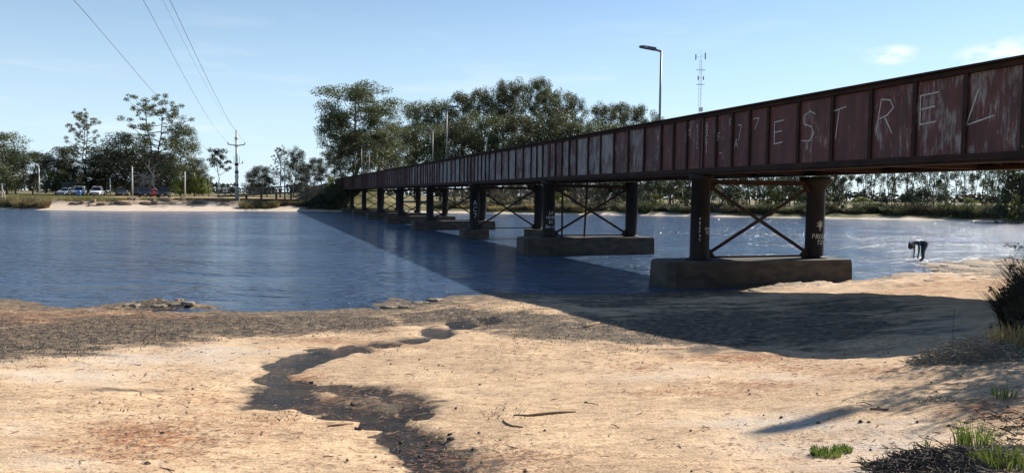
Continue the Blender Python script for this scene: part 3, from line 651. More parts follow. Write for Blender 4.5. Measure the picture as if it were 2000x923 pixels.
def make_tree(seed, Ht, half, kind, leafm, barkm, nl=60, csz=.5):
    rng = np.random.default_rng(seed); m = MB(); C = []; Rr = []
    stems = {'slim': int(rng.integers(1, 4)), 'open': 2}.get(kind, 1)
    for s in range(stems):
        b0 = np.array([rng.normal() * .5 * (stems > 1), rng.normal() * .5 * (stems > 1), -.3])
        lean = rng.normal(size=2) * half * (.35 if kind == 'slim' else .18)
        top = np.array([b0[0] + lean[0], b0[1] + lean[1], Ht * (1 - .12 * s) * .95])
        r0 = Ht * {'slim': .009, 'dense': .018, 'umbrella': .016}.get(kind, .017)
        tp = limb(m, rng, b0, top, r0, r0 * .2, 8, .02, 8)
        tp = np.array(tp)
        nb = {'big': 38, 'open': 20, 'dense': 28, 'slim': 13, 'umbrella': 14, 'bush': 14}[kind]
        for i in range(nb):
            lo_ = {'big': .28, 'open': .34, 'dense': .12, 'slim': .14, 'umbrella': .45, 'bush': .05}[kind]
            t = lo_ + (1 - lo_) * (i + rng.random()) / nb
            q = np.array([np.interp(t * Ht, tp[:, 2], tp[:, j]) for j in range(3)])
            tt = (t - lo_) / (1 - lo_)
            prof = {'big': math.sin(math.pi * (.18 + .74 * tt)) ** .7, 'open': .45 + .75 * math.sin(math.pi * min(1, .15 + tt * .8)), 'dense': math.sin(math.pi * (.25 + .68 * tt)) ** .6, 'slim': .5 + .5 * math.sin(math.pi * (.15 + .75 * tt)),
                    'umbrella': math.sin(math.pi * (.3 + .6 * tt)), 'bush': math.sin(math.pi * (.35 + .6 * tt))}[kind]
            az = i * 2.4 + rng.normal() * .5; L_ = half * prof * rng.uniform(.55, 1.08); rise = L_ * rng.uniform(.15, .75) * (1 - .3 * tt)
            e = q + np.array([math.cos(az) * L_, math.sin(az) * L_, rise]); e[2] = min(e[2], Ht * .985)
            rb = r0 * (.45 - .3 * tt); limb(m, rng, q, e, rb, rb * .25, 5, .07, 5)
            cr = half * {'big': .26, 'open': .17, 'dense': .34, 'slim': .26, 'umbrella': .30, 'bush': .36}[kind]
            C.append(e); Rr.append(cr * rng.uniform(.7, 1.15))
            for f in ((.68, .4) if kind in ('big', 'dense', 'bush') else (.7,) if kind != 'open' else (.75, .5)):
                if rng.random() < .85:
                    C.append(q + (e - q) * f + rng.normal(size=3) * cr * .5); Rr.append(cr * rng.uniform(.55, .95))
        C.append(top); Rr.append(half * .2)
    V, Fq = leaf_cloud(rng, C, Rr, nl, csz, .5, {'open': .45, 'umbrella': .5, 'slim': .8}.get(kind, .72), .5)
    p = Proto(); p.trunk = m.mesh('trunk', barkm, True); p.crown = np_mesh('crown', V, Fq, leafm); p.h = Ht; p.half = half * 1.1; return p
def make_twiggy(seed, Ht, half, m_, n=26, leafm=None, nl=0):
    rng = np.random.default_rng(seed); m = MB(); C = []
    for i in range(n):
        az = rng.random() * 6.28; b = np.array([rng.normal() * half * .3, rng.normal() * half * .3, -.1]); L_ = half * rng.uniform(.3, 1.0)
        e = b + np.array([math.cos(az) * L_, math.sin(az) * L_, Ht * rng.uniform(.55, 1.0) * (1 - .35 * (L_ / half) ** 2)])
        pts = limb(m, rng, b, e, .035 * Ht / 4, .012 * Ht / 4, 5, .07, 4)
        for q in pts[1:]:
            for _ in range(3):
                e2 = np.array(q) + rng.normal(size=3) * half * .2 + np.array([0, 0, Ht * .10]); e2[2] = max(e2[2], .1); limb(m, rng, q, e2, .016 * Ht / 4, .006 * Ht / 4, 3, .1, 3); C.append(e2)
    p = Proto(); p.trunk = m.mesh('branches', m_); p.h = Ht; p.half = half; p.crown = None
    if leafm:
        V, Fq = leaf_cloud(rng, C, np.full(len(C), half * .14), nl, .05, .35); p.crown = np_mesh('crown', V, Fq, leafm)
    return p
def make_reeds(seed, Ht, half, m_, n=420, w=.05):
    rng = np.random.default_rng(seed); az = rng.random(n) * 6.28; r = half * .75 * rng.random(n) ** .5
    b = np.c_[np.cos(az) * r, np.sin(az) * r, np.full(n, -.08 * min(1.0, Ht / 2))]; hh = Ht * rng.uniform(.45, 1, n) * (1 - .45 * (r / half) ** 2)
    out = np.c_[np.cos(az), np.sin(az)] * (r / half * .35 + .1)[:, None] + rng.normal(size=(n, 2)) * .16
    sd = rng.normal(size=(n, 2)); sd /= np.linalg.norm(sd, axis=1)[:, None]; sd = np.c_[sd, np.zeros(n)] * w * rng.uniform(.6, 1.3, n)[:, None]
    mid = b + np.c_[out * hh[:, None] * .35, hh * .6]; tip = b + np.c_[out * hh[:, None] * 1.05, hh * .95]
    V = np.stack([b - sd, b + sd, mid + sd * .8, mid - sd * .8, tip - sd * .12, tip + sd * .12], 1).reshape(-1, 3)
    o = np.arange(n)[:, None] * 6; Fq = np.concatenate([o + np.array([[0, 1, 2, 3]]), o + np.array([[3, 2, 5, 4]])])
    p = Proto(); p.mesh = np_mesh('blades', V, Fq, m_); p.h = Ht; p.half = half; return p

BIG = [make_tree(11 + i, 22, 7.0, 'big', M_EUC, M_BARK, 190, .32) for i in range(4)]
OPEN = [make_tree(31 + i, 18, 6.0, 'open', M_EUC, M_BARKD, 110, .25) for i in range(2)]
DENSE = [make_tree(41 + i, 11, 4.5, 'dense', M_DARKL, M_BARKD, 150, .29) for i in range(3)]
MIDG = [make_tree(46 + i, 12, 4.8, 'dense', M_EUC, M_BARKD, 165, .29) for i in range(2)]
SLIM = [make_tree(51 + i, 13, 3.2, 'slim', M_SLIM, M_BARKD, 60, .28) for i in range(5)]
UMB = make_tree(61, 11, 4.0, 'umbrella', M_DARKL, M_BARKD, 70, .42)
BUSH = [make_tree(71 + i, 3, 1.9, 'bush', mm, M_BARKD, 42, .26) for i, mm in enumerate((M_DARKL, M_LIME, M_SLIM))]
TWIG = [make_twiggy(81 + i, 4, 3.0, M_TWIG) for i in range(3)]
REED = [make_reeds(91 + i, 2.2, 1.5, mm) for i, mm in enumerate((M_REED, M_REED, M_SLIM, M_DRYG))]
TR = random.Random(77)
def plant(name, cat, p, px, wpx, top, Y, label, group=None, rz=None, sink=0.0):
    q = atY(px, top, Y); zg = gz(q[0], Y) - sink; hh = q[2] - zg; ww = wpx * Y / F
    o = empty(name, (q[0], Y, zg), TR.random() * 6.28 if rz is None else rz, label, cat, group); o.scale = (ww / p.half, ww / p.half, hh / p.h)
    if hasattr(p, 'mesh'): link('blades', p.mesh, o)
    else:
        link('trunk' if p.crown and p.h > 3.5 else 'branches', p.trunk, o)
        if p.crown: link('crown', p.crown, o)
    return o
G1 = 'trees behind the parking lot on the far bank'
for px, w, top, Y, p, lb in ((12, 62, 268, 150, MIDG[0], 'broad olive green tree at the edge of the lot by the braced post'), (62, 40, 302, 162, DENSE[0], None), (108, 45, 290, 160, DENSE[1], None), (135, 40, 312, 158, DENSE[2], None), (200, 45, 292, 158, DENSE[0], None),
                             (242, 55, 264, 152, DENSE[1], 'very dark rounded tree beside the tall open eucalyptus'), (285, 50, 300, 160, DENSE[2], None), (350, 42, 250, 150, MIDG[1], 'drooping olive tree beside the tall open eucalyptus'), (378, 28, 312, 155, DENSE[0], None), (330, 45, 300, 156, DENSE[1], None),
                             (175, 45, 318, 156, DENSE[2], None), (30, 45, 300, 165, DENSE[2], None), (-40, 60, 270, 155, MIDG[1], None), (395, 25, 335, 170, DENSE[2], None), (225, 50, 300, 165, DENSE[2], None), (305, 45, 310, 165, DENSE[0], None)):
    plant('dense_tree', 'tree', p, px, w, top, Y, lb or 'dark dense evergreen tree in the row behind the parked cars', G1)
plant('open_eucalyptus', 'tree', OPEN[0], 296, 52, 186, 150, 'tall airy eucalyptus with see-through crown behind the parked cars', None, 1.0)
plant('open_eucalyptus', 'tree', OPEN[1], 160, 30, 217, 156, 'thin sparse eucalyptus rising above the dark tree row', None, 2.0)
plant('umbrella_tree', 'tree', UMB, 426, 27, 292, 150, 'lone flat layered tree next to the utility pole', None, .4)
G2 = 'trees between the utility pole and the bridge embankment'
for px, w, top, Y, p in ((495, 24, 337, 165, DENSE[0]), (522, 32, 328, 160, DENSE[1]), (546, 16, 287, 158, OPEN[1]), (572, 26, 298, 160, DENSE[2]), (598, 24, 322, 162, DENSE[0]), (628, 26, 312, 155, DENSE[1]), (655, 30, 300, 160, MIDG[0])):
    plant('dense_tree', 'tree', p, px, w, top, Y, 'slender pale eucalyptus beside the curved street lamp' if p is OPEN[1] else 'small dark tree behind the timber walkway', None if p is OPEN[1] else G2)
plant('eucalyptus_tree', 'tree', BIG[0], 700, 100, 170, 142, 'huge branching eucalyptus at the far end of the bridge', None, .6)
plant('eucalyptus_tree', 'tree', BIG[2], 752, 62, 214, 146, 'eucalyptus leaning against the huge one at the bridge end', None, 2.0)
plant('eucalyptus_tree', 'tree', BIG[1], 665, 42, 225, 140, 'smaller eucalyptus leaning out beside the huge one at the bridge end', None, 3.0)
plant('eucalyptus_tree', 'tree', MIDG[1], 690, 50, 262, 139, 'bushy dark eucalyptus filling the foot of the huge one', None, 1.0)
G3 = 'eucalyptus trees of the grove behind the bridge'
for i, (px, w, top, Y) in enumerate(((812, 42, 208, 172), (862, 46, 208, 168), (906, 48, 188, 172), (948, 42, 184, 178), (982, 34, 168, 176), (1018, 40, 172, 180), (1046, 34, 160, 174), (1092, 44, 182, 178), (1122, 34, 196, 172), (1172, 36, 212, 178), (1204, 30, 207, 182), (1248, 36, 212, 170), (1284, 22, 232, 176),
                                     (780, 50, 250, 160), (835, 50, 258, 158), (890, 55, 246, 160), (950, 55, 240, 162), (1010, 55, 232, 164), (1068, 55, 236, 162), (1125, 50, 246, 160), (1185, 45, 256, 158), (1235, 42, 262, 160), (735, 40, 275, 152))):
    plant('eucalyptus_tree', 'tree', BIG[i % 4] if i < 13 else (BIG[(i + 1) % 4] if i % 2 else MIDG[i % 2]), px, w * 1.12, top - 2, Y, 'tall eucalyptus on the crest of the dense grove behind the bridge' if i < 13 else 'lower leafy tree in front of the grove, just above the bridge parapet', G3 if i < 13 else 'lower trees in front of the grove')
G4 = 'slim trees along the far bank behind the bridge'
for i in range(40):
    px = 1225 + i * 19.5 + TR.uniform(-7, 7); lim = 347 - .1767 * (px - 670) + 26
    Y = TR.uniform(128, 150); top = max(lim, TR.uniform(235, 292)); top = max(top, 226)
    plant('slim_tree', 'tree', SLIM[i % 5], px, TR.uniform(20, 32), top, Y, 'slim thin-trunked tree on the far bank seen under the bridge', G4)
for i in range(24):
    px = 1230 + i * 18 + TR.uniform(-10, 10); plant('slim_tree', 'tree', SLIM[(i + 2) % 5] if i % 3 else MIDG[i % 2], px, TR.uniform(26, 36), max(347 - .1767 * (px - 670) + 40, TR.uniform(270, 310)), TR.uniform(155, 175), 'hazy tree in the second row behind the slim trees', 'second row of trees behind the slim ones')
for i in range(14):
    px = 935 + i * 24 + TR.uniform(-6, 6); plant('dense_tree', 'tree', DENSE[i % 3] if i % 3 else MIDG[i % 2], px, 26, TR.uniform(300, 340), TR.uniform(142, 152), 'dark tree in the thicket between the piers on the far bank', 'trees in the thicket behind the piers')
G5 = 'shrubs along the water on the far bank'
for i in range(46):
    px = 1235 + i * 17.5 + TR.uniform(-8, 8); q = atY(px, 400, 118); Y = float(shore(q[0])) + TR.uniform(2.5, 6.5)
    plant('reed_clump', 'shrub', REED[(0, 2, 1, 2)[i % 4]], px, TR.uniform(17, 27), TR.uniform(386, 405), Y, 'clump of olive marsh reeds along the far waterline', G5)
for i in range(26):
    px = 930 + i * 40 + TR.uniform(-12, 12); q = atY(px, 400, 125); Y = float(shore(q[0])) + TR.uniform(7, 16)
    plant('low_bush', 'shrub', BUSH[(0, 2, 0, 2, 1)[i % 5]], px, TR.uniform(18, 30), TR.uniform(372, 390), Y, 'yellow green bush among the slim trees of the far bank' if i % 5 == 4 else 'dark low bush among the slim trees of the far bank', 'yellow green bushes of the far bank' if i % 5 == 4 else 'dark low bushes of the far bank')
for i, (px, w, top, Y) in enumerate(((905, 26, 362, 130), (935, 30, 358, 132), (975, 30, 360, 130), (1015, 28, 356, 131), (1050, 26, 358, 133), (1130, 28, 356, 130), (1170, 26, 362, 132), (1245, 26, 370, 128), (880, 22, 366, 131))):
    plant('bare_shrub', 'shrub', TWIG[i % 3], px, w, top, Y, 'leafless brown shrub on the far bank between the piers', 'bare shrubs between the piers')
for i in range(16):
    px = 850 + i * 25 + TR.uniform(-8, 8); q = atY(px, 400, 126); Y = float(shore(q[0])) + TR.uniform(2, 5)
    plant('reed_clump', 'shrub', REED[(0, 1, 3)[i % 3]], px, TR.uniform(16, 24), TR.uniform(388, 402), Y, 'clump of dry straw coloured reeds seen between the bridge piers', 'reeds seen between the bridge piers')
plant('waterside_tree', 'tree', BUSH[2], 2000, 60, 340, 104, 'leafy waterside bush overhanging the river at the far right bank', None, .5, .4)
plant('waterside_tree', 'tree', BUSH[1], 1985, 34, 350, 106, 'yellow green bush overhanging the river beside a leafy one', None, 1.5, .4)
plant('slim_tree', 'tree', SLIM[2], 1985, 45, 300, 112, 'slim tree rising from the waterside bush', None, .5)
for i, (px, w, top, Y) in enumerate(((620, 34, 330, 132), (645, 26, 338, 130), (598, 26, 345, 130))):
    plant('bare_shrub', 'shrub', TWIG[i % 3], px, w, top, Y, 'bare brown shrub on the embankment beside the timber walkway', 'bare shrubs on the embankment')
for i, (px, w, top, Y) in enumerate(((655, 18, 352, 131), (672, 16, 345, 136), (640, 14, 362, 128))):
    plant('low_bush', 'shrub', BUSH[(1, 2, 2)[i]], px, w, top, Y, 'green bush on top of the bridge embankment', 'green bushes on the embankment')
for i in range(16):
    px = 605 + (i % 8) * 10 + TR.uniform(-4, 4); plant('low_bush', 'shrub', BUSH[(0, 0, 2)[i % 3]], px, TR.uniform(10, 16), 400 - (i % 8) * 3.5 - (i // 8) * 9 + TR.uniform(-4, 4), 124.5 + (i // 8) * 2.2, 'small dark bush on the shaded embankment slope', 'bushes on the embankment slope')
for i in range(11):
    px = 345 + i * 6 + TR.uniform(-3, 3); plant('fennel_bush', 'shrub', BUSH[1], px, TR.uniform(8, 13), TR.uniform(346, 360), TR.uniform(146, 152), 'bright green feathery bush beside the lot', 'bright green bushes by the lot')
for i in range(9):
    plant('fennel_bush', 'shrub', BUSH[(2, 1, 2)[i % 3]], 95 + i * 9, TR.uniform(9, 14), TR.uniform(338, 355), 152 + i % 3, 'leafy shrub growing beside the green hut', 'shrubs by the green hut')
for i in range(26):
    px = -20 + i * 4.4 + TR.uniform(-3, 3); q = atY(px, 400, 113); Y = float(shore(q[0])) + TR.uniform(1.2, 7)
    plant('dry_grass_clump', 'shrub', REED[(0, 3, 3)[i % 3]], px, TR.uniform(9, 16), TR.uniform(379, 394), Y, 'clump of dry brown grass on the eroded left bank', 'dry grass on the eroded bank')
for i in range(26):
    px = 475 + i * 5.2 + TR.uniform(-3, 3); q = atY(px, 400, 122); Y = float(shore(q[0])) + TR.uniform(2.5, 6)
    plant('dry_grass_clump', 'shrub', REED[(3, 0, 2)[i % 3]], px, TR.uniform(10, 17), TR.uniform(386, 396), Y, 'tuft of olive bank grass below the timber walkway', 'grass tufts below the walkway')
# short grass on the far left bank and the far wood: stuff
rng = np.random.default_rng(5)
N = 26000; gxx = rng.uniform(-95, -33, N); dd = 6.0 + rng.random(N) ** 1.5 * np.where(gxx < -68, 16, 8); gyy = shore(gxx) + dd
keepg = (fbm(gxx * .3, gyy * .3, 7, 3) > -.25 + np.where(gxx > -70, .25, 0) * np.clip((dd - 11) / 5, 0, 1)); gxx, gyy = gxx[keepg], gyy[keepg]; N = len(gxx)
zz = ground(gxx, gyy); hh = rng.uniform(.08, .26, N); an = rng.random(N) * 6.28; wv = np.c_[np.cos(an), np.sin(an), np.zeros(N)] * .06; b = np.c_[gxx, gyy, zz - .03]; tp = b + np.c_[rng.normal(size=(N, 2)) * .1, hh]
V = np.stack([b - wv, b + wv, tp], 1).reshape(-1, 3)
tag(link('bank_grass', np_mesh('bank_grass', V, np.arange(N * 3).reshape(-1, 3), leaf_mat('bank_grass_leaves', (.10, .115, .03), (.26, .21, .09), .3, .8, .3))), 'low green and straw grass on the far left bank', 'grass', kind='stuff')
C = []; Rr = []
for i in range(420):
    a = rng.uniform(-1.0, 1.0); Yd = rng.uniform(330, 420); X = a * Yd; C.append((X, Yd, 3 + rng.random() * 4.5 * (.6 + .4 * math.sin(a * 9)))); Rr.append(rng.uniform(3, 5.5))
V, Fq = leaf_cloud(rng, C, Rr, 34, 2.2, .7)
tag(link('far_wood', np_mesh('far_wood', V, Fq, M_DARKL)), 'low dark wood on the horizon beyond the far bank', 'wood', kind='stuff')
# fallen grey tree behind the cars
fx = atY(295, 378, 146); zf_ = gz(fx[0], 146)
ft = empty('dead_tree', (fx[0], 146, zf_), 0, 'dead grey tree with bleached tangled branches behind the parked cars', 'dead tree')
rg = np.random.default_rng(3); mA = MB(); limb(mA, rg, (1.8, 0, -.2), (-.4, 0, 5.2), .18, .09, 6, .03, 6); limb(mA, rg, (-.4, 0, 5.2), (-.2, 0, 7.0), .09, .04, 4); limb(mA, rg, (-.4, 0, 5.2), (1.1, .2, 6.0), .07, .03, 4); limb(mA, rg, (-.2, 0, 5.0), (-1.2, .2, 6.4), .07, .03, 4); mA.build('trunk', M_GREYW, ft, True)
mB = MB()
for i in range(34):
    s0 = np.array([rg.uniform(-3.2, 1.2), rg.uniform(-.6, .6), rg.uniform(2.0, 4.2)]); e = s0 + np.array([rg.uniform(-1.8, 1.8), rg.normal() * .5, rg.uniform(-1.2, .9)]); pts = limb(mB, rg, s0, e, .05, .02, 5, .08, 4)
    for q in pts[1:]:
        limb(mB, rg, q, np.array(q) + rg.normal(size=3) * .7, .022, .012, 3, .1, 3)
limb(mB, rg, (-2.6, 0, 0), (-.6, 0, 4.6), .10, .05, 5, .05, 5); mB.build('branches', M_GREYW, ft)

# ================================================================ THINGS ON THE FAR BANK
M_GLASS = mat('car_glass', (.012, .014, .017), .08, 0, .8); M_TYRE = mat('tyre_rubber', (.015, .015, .015), .85); M_RIM = mat('wheel_rim', (.35, .35, .36), .35, .8)
M_LAMP = mat('headlight_glass', (.62, .62, .60), .15, .2); M_TRIM = mat('black_trim', (.02, .02, .021), .6); M_PLATE = mat('number_plate', (.6, .6, .58), .5)
def paint(n, c): return mat(n, c, .30, 0.0, .6)
CARP = {'white': paint('white_car_paint', (.78, .78, .77)), 'black': paint('black_car_paint', (.014, .014, .016)), 'grey': paint('dark_grey_car_paint', (.05, .05, .052)), 'red': paint('red_car_paint', (.42, .022, .025))}
def make_car(px, Y, rz, colr, style, label, group='cars parked on the far bank'):
    q = atY(px, 380, Y); r = empty('parked_car', (q[0], Y, gz(q[0], Y)), R(rz) + math.atan((1000 - px) / F), label, 'car', group); P_ = CARP[colr]
    Lc, Wd = {'hatch': (3.9, 1.66), 'suv': (4.4, 1.84), 'sedan': (4.3, 1.70), 'pickup': (5.1, 1.84)}[style]; h1 = {'hatch': .82, 'suv': .98, 'sedan': .80, 'pickup': .98}[style]; h2 = {'hatch': 1.42, 'suv': 1.72, 'sedan': 1.40, 'pickup': 1.74}[style]
    hl, hw = Lc / 2, Wd / 2; fl = .28 if style in ('suv', 'pickup') else .20
    # lower body: sections along the length (x, half width, z bottom, z top)
    sec = [(hl, hw * .80, fl + .12, h1 * .66), (hl - .10, hw * .92, fl, h1 * .80), (hl - .55, hw, fl - .02, h1 * .92), (hl * .42, hw, fl - .03, h1), (0, hw, fl - .03, h1), (-hl * .6, hw, fl - .02, h1), (-hl + .15, hw * .96, fl, h1 * .98), (-hl, hw * .86, fl + .10, h1 * .9)]
    m = MB(); n = 8; vs = []
    for x, w, z0, z1 in sec:
        zm = z0 + (z1 - z0) * .55; vs += [(x, -w * .88, z0), (x, -w, zm), (x, -w * .97, z1 - .06), (x, -w * .86, z1), (x, w * .86, z1), (x, w * .97, z1 - .06), (x, w, zm), (x, w * .88, z0)]
    k = len(sec); fs = [(i * n + j, (i + 1) * n + j, (i + 1) * n + (j + 1) % n, i * n + (j + 1) % n) for i in range(k - 1) for j in range(n)] + [tuple(range(n)), tuple(range((k - 1) * n + n - 1, (k - 1) * n - 1, -1))]
    m.add(vs, fs); body = m.build('body', P_, r, True); body.modifiers.new('edge', 'EDGE_SPLIT').split_angle = R(40)
    # cabin
    xf, xr = {'hatch': (.62, -hl + .05), 'suv': (.75, -hl + .06), 'sedan': (.70, -hl + .62), 'pickup': (.95, -.55)}[style]; sf, sr = {'hatch': (.75, .35), 'suv': (.60, .22), 'sedan': (.72, .62), 'pickup': (.60, .12)}[style]
    wb, wt = hw * .88, hw * .74; a = [(xf, wb, h1 - .03), (xf - sf, wt, h2 - .05), (xr + sr, wt, h2 - .05), (xr, wb, h1 - .03)]
    vs = [(x, -w, z) for x, w, z in a] + [(x, w, z) for x, w, z in a]
    MB().add(vs, [(0, 1, 2, 3)[::-1], (4, 5, 6, 7), (0, 4, 5, 1)[::-1], (2, 6, 7, 3)[::-1], (3, 7, 4, 0)[::-1], (1, 5, 6, 2)[::-1]]).build('cabin', P_, r)
    MB().add([(a[1][0] + .03, -wt, h2 - .052), (a[1][0] + .03, wt, h2 - .052), (a[2][0] - .02, wt, h2 - .052), (a[2][0] - .02, -wt, h2 - .052), (a[1][0] - .12, -wt + .08, h2), (a[1][0] - .12, wt - .08, h2), (a[2][0] + .1, wt - .08, h2), (a[2][0] + .1, -wt + .08, h2)],
             [(4, 5, 6, 7), (0, 1, 5, 4), (1, 2, 6, 5), (2, 3, 7, 6), (3, 0, 4, 7)]).build('roof', P_, r)
    def pane(nm, p0, p1, p2, p3, out, ins=.12):
        pts = [Vector(p) for p in (p0, p1, p2, p3)]; c = sum(pts, Vector()) / 4; pts = [p + (c - p) * ins + Vector(out) for p in pts]
        MB().add(pts, [(0, 1, 2, 3)]).build(nm, M_GLASS, r)
    pane('windscreen', (a[0][0], -wb, a[0][2]), (a[0][0], wb, a[0][2]), (a[1][0], wt, a[1][2]), (a[1][0], -wt, a[1][2]), (.012, 0, .012), .10)
    pane('rear_window', (a[3][0], wb, a[3][2]), (a[3][0], -wb, a[3][2]), (a[2][0], -wt, a[2][2]), (a[2][0], wt, a[2][2]), (-.012, 0, .012), .14)
    for s in (-1, 1):
        xm = (xf - sf * .5 + xr + sr) / 2
        def zw(x, t):
            return None
        for p, qv in (((a[0][0] - .12, a[1][0]), (xm + .05, xm + .05)), ((xm - .05, xm - .05), (a[3][0] + .1, a[2][0]))):
            pts = [(p[0], s * wb, a[0][2]), (qv[0], s * wb, a[0][2]), (qv[1], s * wt, a[1][2]), (p[1], s * wt, a[1][2])]
            pane('side_window', *(pts if s < 0 else pts[::-1]), (0, s * .012, 0), .13)
        MB().box((hl - .09, s * hw * .66, h1 * .66), (.10, .34, .14)).build('headlight', M_LAMP, r)
        MB().box((-hl + .04, s * hw * .74, h1 * .74), (.10, .20, .26)).build('tail_light', CARP['red'], r)
        MB().box((xf - .12, s * (hw + .08), h1 + .08), (.10, .18, .13)).build('mirror', P_, r)
    MB().box((hl - .02, 0, fl + .17), (.14, Wd * .86, .20)).build('bumper', M_TRIM, r); MB().box((hl - .035, 0, h1 * .62), (.08, Wd * .36, .16)).build('grille', M_TRIM, r); MB().box((hl + .055, 0, fl + .18), (.02, .42, .12)).build('number_plate', M_PLATE, r)
    wr = .36 if style in ('suv', 'pickup') else .30
    for sx_ in (hl * .62, -hl * .60):
        for s in (-1, 1):
            w = MB().tube([(0, -.11, 0), (0, -.10, 0), (0, .10, 0), (0, .11, 0)], [wr * .9, wr, wr, wr * .9], 18).build('wheel', M_TYRE, r, False); w.location = (sx_, s * (hw - .06), wr - .01)
            MB().tube([(0, -.118, 0), (0, .118, 0)], wr * .58, 12).build('rim', M_RIM, w)
    return r
make_car(128, 145, -118, 'white', 'hatch', 'white hatchback at the end of the row, turned three quarters by the hut')
make_car(155, 143, -102, 'white', 'suv', 'white high car parked behind the blue barrel')
make_car(190, 140, -100, 'white', 'pickup', 'white pickup with dark grille parked apart from the other white cars')
make_car(238, 141, -82, 'grey', 'sedan', 'dark grey sedan standing alone on the sandy lot')
make_car(283, 133, -88, 'black', 'suv', 'black low car in front of the red car')
make_car(302, 139, -38, 'red', 'hatch', 'red hatchback seen side on between two black cars')
make_car(320, 131, -95, 'black', 'pickup', 'tall black pickup beside the red car')
make_car(274, 144, -60, 'grey', 'sedan', 'dark car half hidden behind the black low car')
M_BLUE = mat('blue_plastic', (.05, .16, .42), .4)
c = atY(155, 382, 137.5); bl = empty('barrel', (c[0], 137.5, gz(c[0], 137.5)), 0, 'blue plastic barrel in front of the white high car', 'barrel')
MB().lathe([(.30, 0), (.33, .05), (.33, .30), (.345, .33), (.33, .36), (.33, .62), (.345, .65), (.33, .68), (.32, .93), (.29, .97)], n=16).build('drum', M_BLUE, bl, True); MB().lathe([(.26, .965), (.26, .985)], n=14).build('lid', M_PLATE, bl)
# hut
M_HUT = varied('hut_green_boards', (.035, .055, .042), (.055, .08, .06), 4, .8); M_ROOFG = mat('hut_roof_sheet', (.10, .14, .11), .6)
c = atY(146, 372, 153); hz_ = gz(c[0], 153); hut = empty('hut', (c[0], 153, hz_), .1, 'low dark green hut with flat sheet roof under the trees', 'hut')
MB().box((0, 0, 1.15), (3.9, 2.6, 2.4)).build('wall', M_HUT, hut); MB().box((0, 0, 2.42), (4.4, 3.1, .12)).build('roof', M_ROOFG, hut)
MB().box((-.9, -1.32, 1.0), (.85, .06, 2.0)).build('door', M_TRIM, hut); MB().box((.75, -1.32, 1.45), (1.3, .06, .8)).build('window', M_GLASS, hut); MB().box((.75, -1.36, 1.0), (1.4, .14, .07)).build('sill', M_ROOFG, hut)
MB().lathe([(.16, 0), (.2, .2), (.1, .42)], (.3, 0, 2.48), 8).build('roof_vent', M_PLATE, hut)
# poles and lamps of the far bank
M_CPOLE = varied('pale_concrete_pole', (.48, .46, .43), (.62, .60, .56), 2, .85); M_WHITE = mat('white_painted_steel', (.62, .62, .60), .5)
def pole_at(name, px, top, Y, rad, label, cat='pole', arm=None, group=None):
    t = atY(px, top, Y); zg = gz(t[0], Y); r = empty(name, (t[0], Y, zg), 0, label, cat, group); hh = t[2] - zg
    MB().tube([(0, 0, -.3), (0, 0, hh)], [rad, rad * .7], 10).build('pole', M_CPOLE, r, True)
    if arm:
        pts = [(0, 0, hh - .05), (0, 0, hh + .35), (arm * .25, 0, hh + .75), (arm * .6, 0, hh + .92), (arm, 0, hh + .98)]
        MB().tube(pts, [rad * .5, rad * .45, .05, .045, .045], 8).build('arm', M_WHITE, r, True)
        MB().add([(arm * .9, -.1, hh + .90), (arm * 1.45, -.13, hh + .94), (arm * 1.45, .13, hh + .94), (arm * .9, .1, hh + .90), (arm * .9, -.06, hh + 1.06), (arm * 1.4, -.08, hh + 1.06), (arm * 1.4, .08, hh + 1.06), (arm * .9, .06, hh + 1.06)],
                 [(3, 2, 1, 0), (4, 5, 6, 7), (0, 1, 5, 4), (1, 2, 6, 5), (2, 3, 7, 6), (3, 0, 4, 7)]).build('lamp_head', M_WHITE, r)
    else: MB().lathe([(rad * .75, 0), (rad * .8, .06)], (0, 0, hh - .03), 10).build('cap', M_CPOLE, r)
    return r
pole_at('street_lamp', 76, 329, 135, .13, 'white street lamp with curved arm beside the grassy bank', 'street lamp', -.95)
pole_at('street_lamp', 556, 317, 132.5, .13, 'pale street lamp with curved arm rising through the timber walkway', 'street lamp', -.75)
pole_at('lamp_pole', 258, 325, 142, .15, 'bare white pole between the dark grey sedan and the dead tree')
pole_at('lamp_pole', 361, 335, 142, .13, 'pale pole at the edge of the bright green bushes')
pole_at('lamp_pole', 380, 338, 150, .10, 'thin pole among the bright green bushes')
pole_at('lamp_pole', 215, 347, 148, .12, 'short whitish pole standing in the dark tree row')
pole_at('lamp_pole', 408, 345, 150, .09, 'slim grey pole by the lone flat layered tree'); pole_at('lamp_pole', 397, 350, 152, .09, 'slim grey pole next to the end of the green bushes')
# braced post on the left bank
c = atY(3, 380, 119); bz = gz(c[0], 119); bp = empty('braced_post', (c[0], 119, bz), 0, 'weathered white timber post with diagonal brace on the left bank', 'post')
MB().bar((0, 0, -.3), (.1, 0, 2.6), .14, .14).build('post', M_GREYW, bp); MB().bar((.75, 0, -.2), (.1, 0, 1.9), .11, .11).build('brace', M_GREYW, bp); MB().bar((-.7, 0, 2.5), (.55, 0, 2.45), .1, .1).build('crosspiece', M_GREYW, bp)
